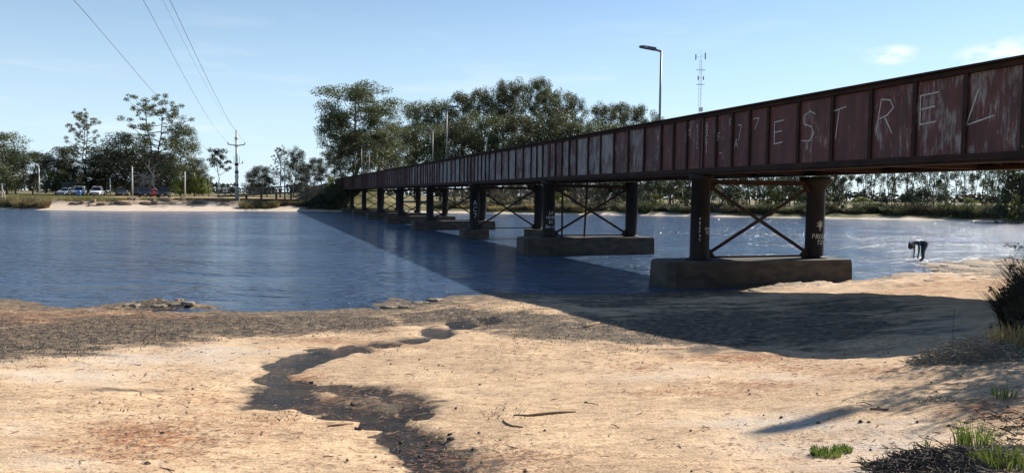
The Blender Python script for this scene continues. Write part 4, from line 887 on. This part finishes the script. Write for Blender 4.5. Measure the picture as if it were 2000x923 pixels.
# driftwood heap
# utility pole
UY = 127.0; c = atY(462.5, 385, UY); uz = gz(c[0], UY); t = atY(462, 257, UY); UH = t[2] - uz; UX = c[0]
up = empty('utility_pole', (UX, UY, uz), .12, 'tall concrete utility pole with crossarm and switchgear by the walkway', 'utility pole')
MB().tube([(0, 0, -.4), (0, 0, UH)], [.30, .14], 12).build('pole', M_CPOLE, up, True)
za = atY(462, 283, UY)[2] - uz; m = MB(); m.bar((-1.4, 0, za + .10), (0, 0, za - .12), .14, .18); m.bar((0, 0, za - .12), (1.4, 0, za + .10), .14, .18); m.build('crossarm', M_CPOLE, up)
MB().box((0, 0, za - .12), (.5, .4, .34)).build('arm_collar', M_CPOLE, up)
M_INS = mat('brown_insulator', (.10, .05, .035), .3)
def insul(x, z, y=0): MB().lathe([(.05, 0), (.10, .05), (.05, .09), (.10, .14), (.05, .18), (.08, .24), (.03, .3)], (x, y, z), 8).build('insulator', M_INS, up, True)
insul(-1.35, za + .18); insul(1.35, za + .18); insul(0, UH - .02)
for py, s in ((321, .52), (339, .40), (345, .52), (361, .50)):
    z = atY(462, py, UY)[2] - uz; MB().box((0, 0, z), (s, s, .38)).build('collar', M_IRON if py in (321, 361) else M_CPOLE, up)
z = atY(462, 270, UY)[2] - uz; MB().lathe([(.2, -.25), (.3, -.1), (.3, .1), (.2, .25)], (0, 0, z), 10).build('collar', M_CPOLE, up); MB().bar((-.35, 0, z - .4), (0, 0, z - .4), .06, .06).build('side_pin', M_IRON, up)
z = atY(462, 319, UY)[2] - uz; MB().bar((-1.0, -.2, z), (1.1, -.2, z), .06, .06).build('lower_arm', M_IRON, up); MB().bar((.5, -.2, z), (.5, -.2, z + 1.2), .05, .05).build('drop_rod', M_IRON, up); MB().bar((-.35, -.2, z), (-.35, -.2, z + 1.2), .05, .05).build('drop_rod', M_IRON, up); insul(1.0, z + .03, -.2); insul(-.9, z + .03, -.2)
z = atY(462, 336, UY)[2] - uz; MB().lathe([(.26, -.24), (.32, -.12), (.32, .12), (.26, .24)], (0, 0, z), 12).build('transformer', M_HEAD, up)
M_WIRE = mat('wire', (.06, .06, .065), .6)
def wire(p0, px, zq, label, rad=.014):         # a conductor that leaves over the near bank, hanging in a shallow curve
    q = ray(px, 0); s = (zq - EYE[2]) / q[2]; B = EYE + q * s; A_ = np.array(p0); d = (B - A_); E = A_ + d * 1.45
    pts = []
    for i in range(41):
        u = i / 40; p = A_ + (E - A_) * u; p[2] = A_[2] + (B[2] - A_[2]) * u * 1.45 - 0.9 * math.sin(math.pi * min(1, u * 1.45)) * (1 if u * 1.45 < 1 else 0) + 0; pts.append(p)
    mm = MB(); mm.tube(pts, rad, 5); tag(mm.build('power_line', M_WIRE), label, 'power line', 'power lines from the utility pole')
ca, sa = math.cos(.12), math.sin(.12)
def uw(x, z): return (UX + x * ca, UY + x * sa, uz + z)
wire(uw(-1.35, za + .45), 280, 11.0, 'power line from the crossarm near tip of the utility pole', .010); wire(uw(1.35, za + .45), 332, 11.2, 'power line from the crossarm far tip of the utility pole', .012); wire(uw(0, UH + .2), 318, 12.2, 'faint thin power line from the top of the utility pole', .006)
wire(uw(-.35, z + .3), 145, 9.5, 'lower power line passing over the tall airy eucalyptus', .010)
# road signs by the walkway
M_SIGN = mat('white_sign', (.72, .72, .70), .5)
def sign(px, Y, kind, label):
    t = atY(px, 362, Y); zg = gz(t[0], Y); s = empty('road_sign', (t[0], Y, zg), 0, label, 'sign')
    if kind == 'round':
        MB().tube([(0, 0, -.2), (0, 0, 2.6)], .04, 8).build('post', M_STEEL, s)
        for zc in (2.4, 1.7): MB().tube([(0, -.05, zc), (0, -.08, zc)], .30, 18).build('sign_disc', M_SIGN, s)
    else:
        for xx in (-.42, .42): MB().tube([(xx, 0, -.2), (xx, 0, 1.9)], .04, 8).build('post', M_STEEL, s)
        MB().box((-.22, -.06, 1.45), (.36, .03, .8)).build('sign_board', M_SIGN, s); MB().box((.22, -.06, 1.45), (.36, .03, .8)).build('sign_board', M_SIGN, s)
sign(428.5, 133, 'round', 'two round white road signs on one post at the walkway start'); sign(440, 134, 'board', 'white double notice board at the walkway start')
# timber walkway
M_PLANK = varied('weathered_walkway_timber', (.09, .075, .06), (.20, .17, .14), 3, .9, stretch=(1, 4, 4), rnd=.3)
A = atY(424, 382.5, 127); B = atY(603, 372.5, 130); A = Vector(A); B = Vector(B); wl = (B - A).length; wd = math.atan2(B.y - A.y, B.x - A.x)
wk = empty('timber_walkway', A, wd, 'raised weathered timber walkway with railings leading up to the bridge', 'walkway'); slope = (B.z - A.z) / wl
pl_me = MB().box((0, .8, 0), (.20, 1.6, .06)).mesh('plank', M_PLANK); i = 0; x = 0
while x < wl:
    o = link('plank', pl_me, wk); o.location = (x, 0, slope * x); x += .225
for yy in (.1, 1.5):
    MB().bar((0, yy, -.14), (wl, yy, slope * wl - .14), .14, .20).build('beam', M_PLANK, wk)
    for hh in (.48, .95): MB().bar((0, yy - .02, hh), (wl, yy - .02, slope * wl + hh), .07, .13).build('rail', M_PLANK, wk)
    x = .1
    while x < wl:
        MB().bar((x, yy + .06, slope * x - .2), (x, yy + .06, slope * x + 1.05), .11, .11).build('rail_post', M_GREYW if int(x) % 3 == 0 else M_PLANK, wk); x += 1.0
x = 4.5
while x < wl:
    wp = A + Vector((math.cos(wd) * x, math.sin(wd) * x, 0)); zl = min(gz(wp.x, wp.y) - A.z - .2, slope * x - .3)
    for yy in (.1, 1.5): MB().bar((x, yy, zl), (x, yy, slope * x - .2), .2, .2).build('trestle_leg', M_PLANK, wk)
    MB().bar((x, .0, slope * x - .32), (x, 1.6, slope * x - .32), .16, .2).build('trestle_cap', M_PLANK, wk); x += 2.4
c = atY(467, 396, 122); mk = empty('marker_post', (c[0], 122, gz(c[0], 122)), 0, 'short grey post standing in the bank grass', 'post'); MB().bar((0, 0, -.3), (0, 0, 1.5), .16, .16).build('shaft', M_GREYW, mk); MB().box((0, 0, 1.53), (.2, .2, .06)).build('cap', M_GREYW, mk)
# radio mast far behind the bridge
c = atY(1366, 240, 420); tt = atY(1371, 118, 420); mz = gz(c[0], 420); MH = tt[2] - mz
mast = empty('radio_mast', (c[0], 420, mz), 0, 'thin white lattice radio mast with antennas far behind the bridge', 'radio mast'); M_MAST = mat('mast_white', (.66, .68, .72), .5)
m = MB(); tri = [(0, -1.05), (-.9, .52), (.9, .52)]
for x, yv in tri: m.tube([(x, yv, 0), (x * .8, yv * .8, MH)], .075, 5)
m.build('mast_legs', M_MAST, mast); m = MB(); n = 34
for i in range(n):
    z0, z1 = MH * i / n, MH * (i + 1) / n; k0, k1 = 1 - .2 * i / n, 1 - .2 * (i + 1) / n
    for a, b in ((0, 1), (1, 2), (2, 0)): m.bar((tri[a][0] * k0, tri[a][1] * k0, z0), (tri[b][0] * k1, tri[b][1] * k1, z1), .055, .055); m.bar((tri[a][0] * k1, tri[a][1] * k1, z1), (tri[b][0] * k1, tri[b][1] * k1, z1), .05, .05)
m.build('lattice', M_MAST, mast)
def mz_at(py): return atY(1370, py, 420)[2] - mz
for py, ww in ((137, 5.0), (165, 4.6)): MB().box((0, 0, mz_at(py)), (ww, .3, .25)).build('antenna_arm', M_IRON, mast)
for xx, py, hh in ((-2.9, 112, 3.0), (2.2, 110, 3.6), (1.5, 153, 2.0), (-1.4, 153, 2.0)):
    MB().box((xx, -.4, mz_at(py)), (.5, .35, hh)).build('antenna', M_HEAD, mast); MB().bar((0, 0, mz_at(py)), (xx, -.4, mz_at(py)), .15, .15).build('antenna_arm', M_MAST, mast)
MB().tube([(0, 0, MH - .5), (0, 0, MH + 5.5)], [.12, .06], 5).build('lightning_rod', M_MAST, mast); MB().lathe([(.2, -1.2), (1.1, -1.0), (1.1, 1.0), (.2, 1.2)], (.4, -1.0, mz_at(214)), 10).build('dish', M_MAST, mast)

# ================================================================ PEOPLE
def person_mesh(joints, edges_, mats, pick):
    me_ = bpy.data.meshes.new('body'); names = list(joints); me_.from_pydata([joints[n][0] for n in names], [(names.index(a), names.index(b)) for a, b in edges_][0:0] or [(names.index(a), names.index(b)) for a, b in edges_], [])
    o = bpy.data.objects.new('body', me_); COL.objects.link(o); o.modifiers.new('skin', 'SKIN'); sv = me_.skin_vertices[0].data
    for i, n in enumerate(names): sv[i].radius = joints[n][1] if isinstance(joints[n][1], tuple) else (joints[n][1],) * 2; sv[i].use_root = (n == 'pelvis')
    s = o.modifiers.new('sub', 'SUBSURF'); s.levels = s.render_levels = 2
    dg = bpy.context.evaluated_depsgraph_get(); out = bpy.data.meshes.new_from_object(o.evaluated_get(dg)); bpy.data.objects.remove(o)
    out.materials.clear()
    for mm in mats: out.materials.append(mm)
    for p in out.polygons: p.material_index = pick(p.center, p.normal); p.use_smooth = True
    return out
M_SKIN = mat('skin', (.28, .16, .11), .6); M_NAVY = varied('navy_cloth', (.018, .022, .04), (.030, .034, .055), 8, .9); M_WHITEC = varied('white_cloth_and_lit_back', (.62, .62, .62), (.5, .5, .5), 8, .9); M_JEANS = varied('dark_jeans', (.022, .026, .036), (.04, .045, .055), 12, .9); M_GREEN = varied('dark_green_cloth', (.03, .045, .035), (.045, .06, .05), 8, .9); M_CAP = mat('dark_cap', (.015, .015, .02), .8)
def hand(m, wrist, d, s):                        # palm, four fingers, thumb
    w = Vector(wrist); d = Vector(d).normalized(); side = Vector((0, 1, 0)) * s
    m.tube([w, w + d * .045, w + d * .085], [.026, .036, .034], 8)
    for i, L_ in enumerate((.062, .072, .068, .052)):
        b = w + d * .08 + side * (.026 - .0175 * i); m.tube([b, b + d * L_ * .5 + Vector((-.008, 0, 0)), b + d * L_ + Vector((-.022, 0, 0))], [.0095, .009, .006], 6)
    b = w + d * .03 + side * .03; m.tube([b, b + d * .03 + side * .02, b + d * .06 + side * .022], [.011, .010, .007], 6)
pp = at(1804, 508.5, 0.0); pz = max(gz(pp[0], pp[1]), -.02)
J = {'pelvis': ((0, 0, .84), .135), 'waist': ((-.14, 0, .92), .125), 'chest': ((-.32, 0, .93), .145), 'neck': ((-.50, 0, .86), .065), 'head0': ((-.57, 0, .80), .085), 'head1': ((-.64, 0, .70), .10), 'head2': ((-.67, 0, .60), .07)}
for s, n in ((-1, 'l'), (1, 'r')):
    ox = .05 * s
    J.update({'hip' + n: ((.02, .10 * s, .80), .105), 'knee' + n: ((-.06 + ox, .11 * s, .45), .07), 'ank' + n: ((-.02 + ox * 1.5, .12 * s, .09), .045), 'toe' + n: ((-.20 + ox * 1.5, .13 * s, .04), .040),
              'sh' + n: ((-.42, .18 * s, .86), .065), 'elb' + n: ((-.37, .19 * s, .56), .048), 'wri' + n: ((-.40, .15 * s, .27), .034)})
Ed = [('pelvis', 'waist'), ('waist', 'chest'), ('chest', 'neck'), ('neck', 'head0'), ('head0', 'head1'), ('head1', 'head2')] + [e for n in 'lr' for e in (('pelvis', 'hip' + n), ('hip' + n, 'knee' + n), ('knee' + n, 'ank' + n), ('ank' + n, 'toe' + n), ('chest', 'sh' + n), ('sh' + n, 'elb' + n), ('elb' + n, 'wri' + n))]
def pickp(c, n):
    if c.x < -.53: return 0
    if c.z < .75 and c.x > -.24: return 2 if c.z > .1 else 3
    if c.x > -.08: return 2
    if c.x < -.30 and c.z < .50: return 4
    return 5 if (n.z > .45 and c.z > .93) else 1  # upward back faces go white: sunlit shirt top put into the colour
pr = empty('person', (pp[0], pp[1], pz), R(6), 'person in dark clothes bending down with hands at the water\'s edge', 'person')
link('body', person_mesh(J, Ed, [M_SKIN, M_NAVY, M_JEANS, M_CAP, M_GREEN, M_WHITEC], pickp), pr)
m = MB()
for s in (-1, 1): hand(m, (-.40, .15 * s, .27), (-.02, 0, -1), s)
m.build('hands', M_SKIN, pr, True)
cp_ = MB().lathe([(.118, 0), (.122, .05), (.10, .11), (.05, .145), (.01, .15)], n=14); cp_.add([(.09, -.08, .0), (.20, -.05, -.015), (.20, .05, -.015), (.09, .08, 0), (.09, -.08, .015), (.20, -.05, 0), (.20, .05, 0), (.09, .08, .015)], [(3, 2, 1, 0), (4, 5, 6, 7), (0, 1, 5, 4), (1, 2, 6, 5), (2, 3, 7, 6)])
co_ = cp_.build('cap', M_CAP, pr, True); co_.location = (-.655, 0, .70); co_.rotation_euler = (0, R(-125), 0)
mf = MB(); mf.tube([(-.735, 0, .66), (-.76, 0, .645), (-.745, 0, .625)], [.012, .017, .012], 6); mf.build('nose', M_SKIN, pr, True)
# walkers on the bridge
def walker(px, label, shirt):
    lx = lx_at(px, 1.0); c = bworld(lx, 1.0); r = empty('person', (c[0], c[1], ZB + .515), BROT, label, 'person')
    J = {'pelvis': ((0, 0, .92), .13), 'waist': ((0, 0, 1.08), .12), 'chest': ((0, 0, 1.32), .15), 'neck': ((0, 0, 1.47), .06), 'head0': ((.01, 0, 1.55), .085), 'head1': ((.02, 0, 1.66), .09)}
    for s, n in ((-1, 'l'), (1, 'r')):
        J.update({'hip' + n: ((0, .10 * s, .86), .10), 'knee' + n: ((.12 * s, .10 * s, .48), .065), 'ank' + n: ((.16 * s - .03, .10 * s, .08), .042), 'toe' + n: ((.16 * s + .12, .11 * s, .04), .038), 'sh' + n: ((0, .19 * s, 1.38), .06), 'elb' + n: ((-.05 * s, .24 * s, 1.10), .045), 'wri' + n: ((.02 - .12 * s, .23 * s, .88), .032)})
    link('body', person_mesh(J, [('neck', 'head0') if e == ('neck', 'head0') else e for e in Ed if 'head2' not in e], [M_SKIN, shirt, M_JEANS], lambda c, n: 0 if c.z > 1.47 or (abs(c.y) > .2 and c.z < 1.05) else 2 if c.z < .95 else 1), r)
    m = MB()
    for s in (-1, 1): hand(m, (.02 - .12 * s, .23 * s, .88), (0, 0, -1), s)
    m.build('hands', M_SKIN, r, True)
    h = MB().lathe([(.11, 0), (.115, .05), (.09, .11), (.02, .14)], n=12).build('hat', M_WHITEC, r, True); h.location = (.02, 0, 1.66)
walker(745, 'person in white shirt and hat walking on the far part of the bridge', M_WHITEC); walker(918, 'person with white hat on the bridge over the fourth pier', M_NAVY)

# ================================================================ FOREGROUND DETAIL ON THE SAND
rng = np.random.default_rng(21)
def ground_at(px, py):                          # where a pixel's ray meets the sand
    px = np.asarray(px, float); py = np.asarray(py, float); d = _f[None] + _r[None] * ((px - W / 2) / F)[:, None] - _u[None] * ((py - H / 2) / F)[:, None]
    z = np.full(len(px), .6)
    for _ in range(12):
        t = (z - EYE[2]) / d[:, 2]; x, y = d[:, 0] * t, d[:, 1] * t; z = .5 * z + .5 * ground(x, y)
    return x, y, ground(x, y)
def g1(px, py):
    x, y, z = ground_at([px], [py]); return Vector((x[0], y[0], z[0]))
def nrm_frame(n):
    a = rng.random(n) * 6.28; return np.c_[np.cos(a), np.sin(a), np.zeros(n)], np.c_[-np.sin(a), np.cos(a), np.zeros(n)]
def scatter(n, dens, x0=-16, x1=16, y0=3.6, y1=24):
    x = rng.uniform(x0, x1, n); y = y0 + (y1 - y0) * rng.random(n) ** 1.7; z = ground(x, y); px, py, dp = project(np.c_[x, y, z])
    s = stream_mask(px, py); k = (rng.random(n) < dens(x, y, px, py)) & (z > .06) & (dp > .5) & (px > -300) & (px < 2300)
    return x[k], y[k], z[k], px[k], py[k], s[k]
# leaf litter: dry leaves and bark chips
def lit(x, y, px, py):
    c = np.clip(.10 + fbm(x * .8, y * .8, 61, 3) * .60, .03, 1); return np.clip(c * (py > 640) + blobs(px, py, RED) * .85 + blobs(px, py, [(300, 860, 130, 40, 1), (930, 890, 130, 30, .9), (720, 790, 110, 25, .6), (1600, 870, 200, 40, .35)]), 0, 1)
x, y, z, px, py, s = scatter(260000, lit); n = len(x); an_ = rng.normal(size=n) * .7; a = np.c_[np.cos(an_), np.sin(an_), np.zeros(n)]; b = np.c_[-np.sin(an_), np.cos(an_), np.zeros(n)]; ln = rng.uniform(.007, .034, n) * (1 + .05 * y); wd_ = ln * rng.uniform(.06, .17, n)
p = np.c_[x, y, z + .006]; tl = rng.uniform(-.002, .005, (n, 1)) * np.array([[0, 0, 1.0]])
V = np.stack([p - a * ln[:, None], p + b * wd_[:, None] + tl, p + a * ln[:, None] + tl * .6, p - b * wd_[:, None]], 1).reshape(-1, 3)
M_LIT = [varied('litter_red', (.30, .13, .065), (.19, .08, .045), 3, .9), varied('litter_brown', (.17, .105, .065), (.28, .185, .11), 3, .9), varied('litter_dark', (.05, .04, .032), (.09, .07, .055), 3, .9)]
me = np_mesh('leaf_litter', V, np.arange(n * 4).reshape(-1, 4), M_LIT); mi = rng.choice(3, n, p=[.46, .42, .12]).astype(np.int32); me.polygons.foreach_set('material_index', mi)
tag(link('leaf_litter', me), 'dry reddish leaf litter strewn over the sand', 'leaf litter', kind='stuff')
# stubble of dead reeds in the dark mud
x, y, z, px, py, s = scatter(150000, lambda x, y, px, py: np.clip(blobs(px, py, MUD_SHADE[:13]) * 1.1 + fbm(x * 1.1, y * 1.1, 3, 3) * .7 - .15, 0, 1) * (px < 1350), y0=7, y1=22); n = len(x)
a, b = nrm_frame(n); hh = rng.uniform(.015, .055, n); ww = rng.uniform(.004, .009, n) * (1 + y * .03); p = np.c_[x, y, z - .01]; tp = p + np.c_[rng.normal(size=(n, 2)) * .03, hh]
V = np.stack([p - a * ww[:, None], p + a * ww[:, None], tp], 1).reshape(-1, 3); me = np_mesh('reed_stubble', V, np.arange(n * 3).reshape(-1, 3), [M_LIT[2], M_LIT[1], varied('stubble_straw', (.22, .18, .12), (.30, .24, .16), 3, .9)])
me.polygons.foreach_set('material_index', rng.choice(3, n, p=[.5, .25, .25]).astype(np.int32)); tag(link('reed_stubble', me), 'short dead reed stubble in the dark mud', 'stubble', kind='stuff')
# twigs and pebbles: too many and too small to count
m = MB(); x, y, z, px, py, s = scatter(900, lambda x, y, px, py: np.where(py > 650, .75, .15), y1=14)
for i in range(len(x)):
    L_ = rng.uniform(.04, .16); aa = rng.random() * 3.14; d = np.array([math.cos(aa), math.sin(aa), 0]) * L_ / 2; c = np.array([x[i], y[i], z[i] + .008]); q = c + rng.normal(size=3) * L_ * .06; m.tube([c - d, q, c + d], [.004, .005, .003], 4)
tag(m.build('twigs', [M_LIT[1]]), 'small twigs scattered on the sand', 'twigs', kind='stuff')
m = MB(); x, y, z, px, py, s = scatter(1500, lambda x, y, px, py: np.clip(np.where(py > 680, .28, .05) + blobs(px, py, [(860, 885, 90, 40, .9), (1650, 840, 200, 60, .5), (1550, 780, 250, 60, .25), (560, 770, 80, 30, .5)]), 0, 1), y1=14)
for i in range(len(x)):
    r_ = rng.uniform(.008, .024); c = np.array([x[i], y[i], z[i] + r_ * .3]); vs = [c + np.array(v) * r_ * rng.uniform(.6, 1.2, 3) for v in ((1, 0, 0), (0, 1, 0), (-1, 0, 0), (0, -1, 0), (0, 0, .8), (0, 0, -.6))]
    m.add(vs, [(0, 1, 4), (1, 2, 4), (2, 3, 4), (3, 0, 4), (1, 0, 5), (2, 1, 5), (3, 2, 5), (0, 3, 5)])
tag(m.build('pebbles', [M_LIT[2]]), 'small dark pebbles and clods on the sand', 'pebbles', kind='stuff')
CLY = random.Random(3)
def far_block(px, dshv):
    q = atY(px, 398, 114); Y = float(shore(q[0])) + dshv; X = q[0] * Y / 114; rg = np.random.default_rng(int(px * 3)); n = 9; w_, h_ = rg.uniform(.35, .9), rg.uniform(.2, .42); vs = []
    jit = 1 + rg.normal(size=n) * .22
    for k, zz in ((1.05, -.3), (1.0, .4), (.85, .9), (.4, 1.0)):
        vs += [(w_ * k * jit[j] * math.cos(6.283 * j / n), .45 * k * jit[j] * math.sin(6.283 * j / n), h_ * zz * (1 + rg.normal() * .08)) for j in range(n)]
    o = MB().add(vs, [(i * n + j, i * n + (j + 1) % n, (i + 1) * n + (j + 1) % n, (i + 1) * n + j) for i in range(3) for j in range(n)] + [tuple(range(3 * n, 4 * n))]).build('clay_block', M_CLAY)
    o.location = (X, Y, gz(X, Y)); tag(o, 'brown eroded clay block at the top of the far beach', 'rock', 'clay blocks of the far beach')
M_CLAY = varied('brown_clay', (.12, .085, .055), (.24, .17, .11), 2, .95, bump=.6, rnd=.4)
for i in range(22): far_block(150 + i * 13 + CLY.uniform(-6, 6), CLY.uniform(4.0, 6.2))
# two sticks
def stick(pts, rad, label):
    P_ = [g1(*q) for q in pts]; base = P_[0].copy(); mm = MB(); mm.tube([p - base + Vector((0, 0, rad[i] * .7)) for i, p in enumerate(P_)], rad, 7); o = mm.build('stick', M_LIT[1], None, True); o.location = base; tag(o, label, 'stick')
stick([(1003, 811), (1030, 812), (1060, 809), (1095, 806), (1124, 804)], [.008, .011, .013, .012, .009], 'long straight brown stick lying on the open sand')
stick([(983, 820), (988, 826), (1000, 832), (1022, 834)], [.006, .008, .008, .006], 'short curved dark stick on the open sand')
stick([(640, 833), (665, 830), (690, 827)], [.009, .011, .008], 'dark stick lying at the edge of the stream'); stick([(1735, 801), (1700, 800)], [.012, .012], 'small dark stick on the pale sand by the lamp shadow')
stick([(1140, 640), (1158, 634), (1170, 631)], [.02, .025, .02], 'dark stick on the mud beside the bridge shadow')
# wet clods in the stream
CL = random.Random(12)
def rock(name, px, py, rx, ry, rz, m_, label, group, cat, flat=True, sink=.3):
    c = g1(px, py); rg = np.random.default_rng(int(px * 7 + py)); mm = MB(); n = 14; rows = [(1.0, -sink), (1.04, .25), (1.0, .7), (.86, .96), (.5, 1.02)]; jit = 1 + rg.normal(size=n) * .28; vs = []
    for ri, (k, zz) in enumerate(rows):
        for j in range(n):
            a = 2 * math.pi * j / n; kk = k * jit[j] * (1 + rg.normal() * .03); vs.append((rx * kk * math.cos(a), ry * kk * math.sin(a), rz * zz * (1 + rg.normal() * .05)))
    fs = [(i * n + j, i * n + (j + 1) % n, (i + 1) * n + (j + 1) % n, (i + 1) * n + j) for i in range(len(rows) - 1) for j in range(n)] + [tuple(range((len(rows) - 1) * n, len(rows) * n))]
    mm.add(vs, fs); o = mm.build(name, m_, None); o.location = c; o.rotation_euler = (0, 0, CL.random() * .5 - .25); return tag(o, label, cat, group)
M_SLAB = varied('pale_sandstone', (.42, .34, .25), (.26, .20, .145), 3, .95, bump=.7, bdist=.03, stretch=(1, 2.5, 1), rnd=.3); M_DSLAB = varied('dark_mud_rock', (.13, .105, .08), (.27, .22, .16), 4, .9, bump=.8, bdist=.03, rnd=.3); M_CLOD = varied('wet_clod', (.03, .024, .02), (.06, .045, .035), 6, .5, bump=.5)
for i, (px, py) in enumerate(((1475, 566), (1520, 560), (1565, 556), (1610, 558), (1650, 556), (1700, 556), (1770, 541), (1830, 526), (1845, 519), (1870, 512), (1905, 520), (1850, 535), (1930, 532), (1960, 512), (1985, 525), (1890, 545), (1820, 548), (1740, 552), (1975, 545), (1925, 508))):
    rock('flat_rock', px, py, CL.uniform(.12, .34), CL.uniform(.10, .24), CL.uniform(.02, .05), M_SLAB, 'flat pale sandstone slab at the water on the lit spit', 'sandstone slabs on the spit', 'rock')
for i, (px, py) in enumerate(((250, 597), (275, 595), (300, 593), (325, 591), (350, 589), (340, 597), (310, 599), (368, 593))):
    rock('mud_rock', px, py, CL.uniform(.09, .20), CL.uniform(.08, .16), CL.uniform(.04, .10), M_DSLAB, 'dark crusty rock of the low ledge at the left waterline', 'rocks of the left ledge', 'rock')
for px, py in ((765, 601), (790, 600), (820, 592), (850, 586)): rock('mud_rock', px, py, CL.uniform(.12, .3), .14, .05, M_DSLAB, 'dark muddy rock at the tip of the bank by the bridge shadow', 'rocks at the bank tip', 'rock')
for i in range(14):
    u = CL.random(); px = 790 + CL.gauss(60, 45); py = 880 + CL.gauss(5, 18)
    if py > 918: py = 905
    rock('clod', px, py, CL.uniform(.010, .022), CL.uniform(.010, .020), CL.uniform(.008, .016), M_CLOD, 'small dark wet clod by the stream', 'wet clods by the stream', 'clod')
for px, py in ((690, 790), (880, 858), (608, 747), (700, 838)): rock('clod', px, py, .026, .02, .02, M_CLOD, 'larger dark wet clod at the stream edge', 'larger clods by the stream', 'clod')
# grass tufts, brush heaps and shrubs on the right
def tuft(name, px, py, half, hh, n, m_, label, group=None, w=.006, cat='grass tuft'):
    c = g1(px, py); p = make_reeds(int(px + py), hh, half, m_, n, w); o = empty(name, c, 0, label, cat, group); link('blades', p.mesh, o); return o
tuft('grass_tuft', 1612, 888, .13, .075, 260, M_GRASS, 'small low dark green tuft on bare pale sand', w=.004); tuft('grass_tuft', 1646, 880, .09, .06, 150, M_GRASS, 'smaller green tuft touching the low one', w=.004)
tuft('grass_tuft', 1905, 872, .15, .21, 110, M_GRASS, 'upright bright green tuft behind the dry brush', w=.004); tuft('grass_tuft', 1975, 910, .20, .15, 190, M_GRASS, 'wide bright green tuft at the corner of the sand', w=.004); tuft('grass_tuft', 1935, 905, .16, .09, 130, M_GRASS, 'low spreading green tuft between brush and corner', w=.004)
tuft('grass_tuft', 1812, 880, .03, .10, 16, M_GRASS, 'few thin green blades by the dark brush heap', w=.004); tuft('grass_tuft', 1960, 775, .12, .12, 60, M_GRASS, 'green tuft in the dappled shade', w=.004); tuft('grass_tuft', 1990, 690, .35, .40, 300, M_DRYG, 'straw coloured grass clump under the dark shrub', w=.008)
def brush(px, py, half, hh, n, m_, label):
    c = g1(px, py); rg = np.random.default_rng(int(px)); mm = MB()
    for i in range(n):
        r_ = half * rg.random() ** .6; a = rg.random() * 6.28; p0 = np.array([math.cos(a) * r_, math.sin(a) * r_ * .8, 0]); dz = gz(c.x + p0[0], c.y + p0[1]) - c.z
        p0[2] = dz + hh * rg.random() ** 1.5 * (1 - (r_ / half) ** 2); L_ = half * rg.uniform(.08, .32); b = rg.random() * 6.28; e = p0 + np.array([math.cos(b), math.sin(b), rg.normal() * .22]) * L_; e[2] = max(e[2], gz(c.x + e[0], c.y + e[1]) - c.z + .004)
        limb(mm, rg, p0, e, .0042, .002, 4, .16, 4)
    o = mm.build('brush_heap', m_); o.location = c; tag(o, label, 'brush heap', kind='stuff')
M_BRUSH = varied('dry_grey_brush', (.16, .135, .10), (.30, .26, .20), 6, .9)
brush(1895, 702, .62, .26, 1300, M_BRUSH, 'heap of dry grey twigs under the dark shrub'); brush(1825, 908, .42, .10, 1100, M_LIT[2], 'dark brush heap near the green tufts'); brush(1935, 895, .45, .05, 700, M_BRUSH, 'thin grey brush litter around the bright green tufts'); brush(1825, 785, .16, .06, 60, M_BRUSH, 'small dry twig knot in the dappled shade'); brush(1985, 830, .4, .12, 120, M_LIT[2], 'dark twig litter below the shrub shadows')
c = g1(1861, 690); st = MB().tube([(0, 0, -.05), (-.01, .0, .28), (.0, 0, .52)], [.004, .0035, .002], 5).build('reed_stalk', M_LIT[2]); st.location = c; tag(st, 'single thin dark stalk standing in the bridge shadow', 'stalk')
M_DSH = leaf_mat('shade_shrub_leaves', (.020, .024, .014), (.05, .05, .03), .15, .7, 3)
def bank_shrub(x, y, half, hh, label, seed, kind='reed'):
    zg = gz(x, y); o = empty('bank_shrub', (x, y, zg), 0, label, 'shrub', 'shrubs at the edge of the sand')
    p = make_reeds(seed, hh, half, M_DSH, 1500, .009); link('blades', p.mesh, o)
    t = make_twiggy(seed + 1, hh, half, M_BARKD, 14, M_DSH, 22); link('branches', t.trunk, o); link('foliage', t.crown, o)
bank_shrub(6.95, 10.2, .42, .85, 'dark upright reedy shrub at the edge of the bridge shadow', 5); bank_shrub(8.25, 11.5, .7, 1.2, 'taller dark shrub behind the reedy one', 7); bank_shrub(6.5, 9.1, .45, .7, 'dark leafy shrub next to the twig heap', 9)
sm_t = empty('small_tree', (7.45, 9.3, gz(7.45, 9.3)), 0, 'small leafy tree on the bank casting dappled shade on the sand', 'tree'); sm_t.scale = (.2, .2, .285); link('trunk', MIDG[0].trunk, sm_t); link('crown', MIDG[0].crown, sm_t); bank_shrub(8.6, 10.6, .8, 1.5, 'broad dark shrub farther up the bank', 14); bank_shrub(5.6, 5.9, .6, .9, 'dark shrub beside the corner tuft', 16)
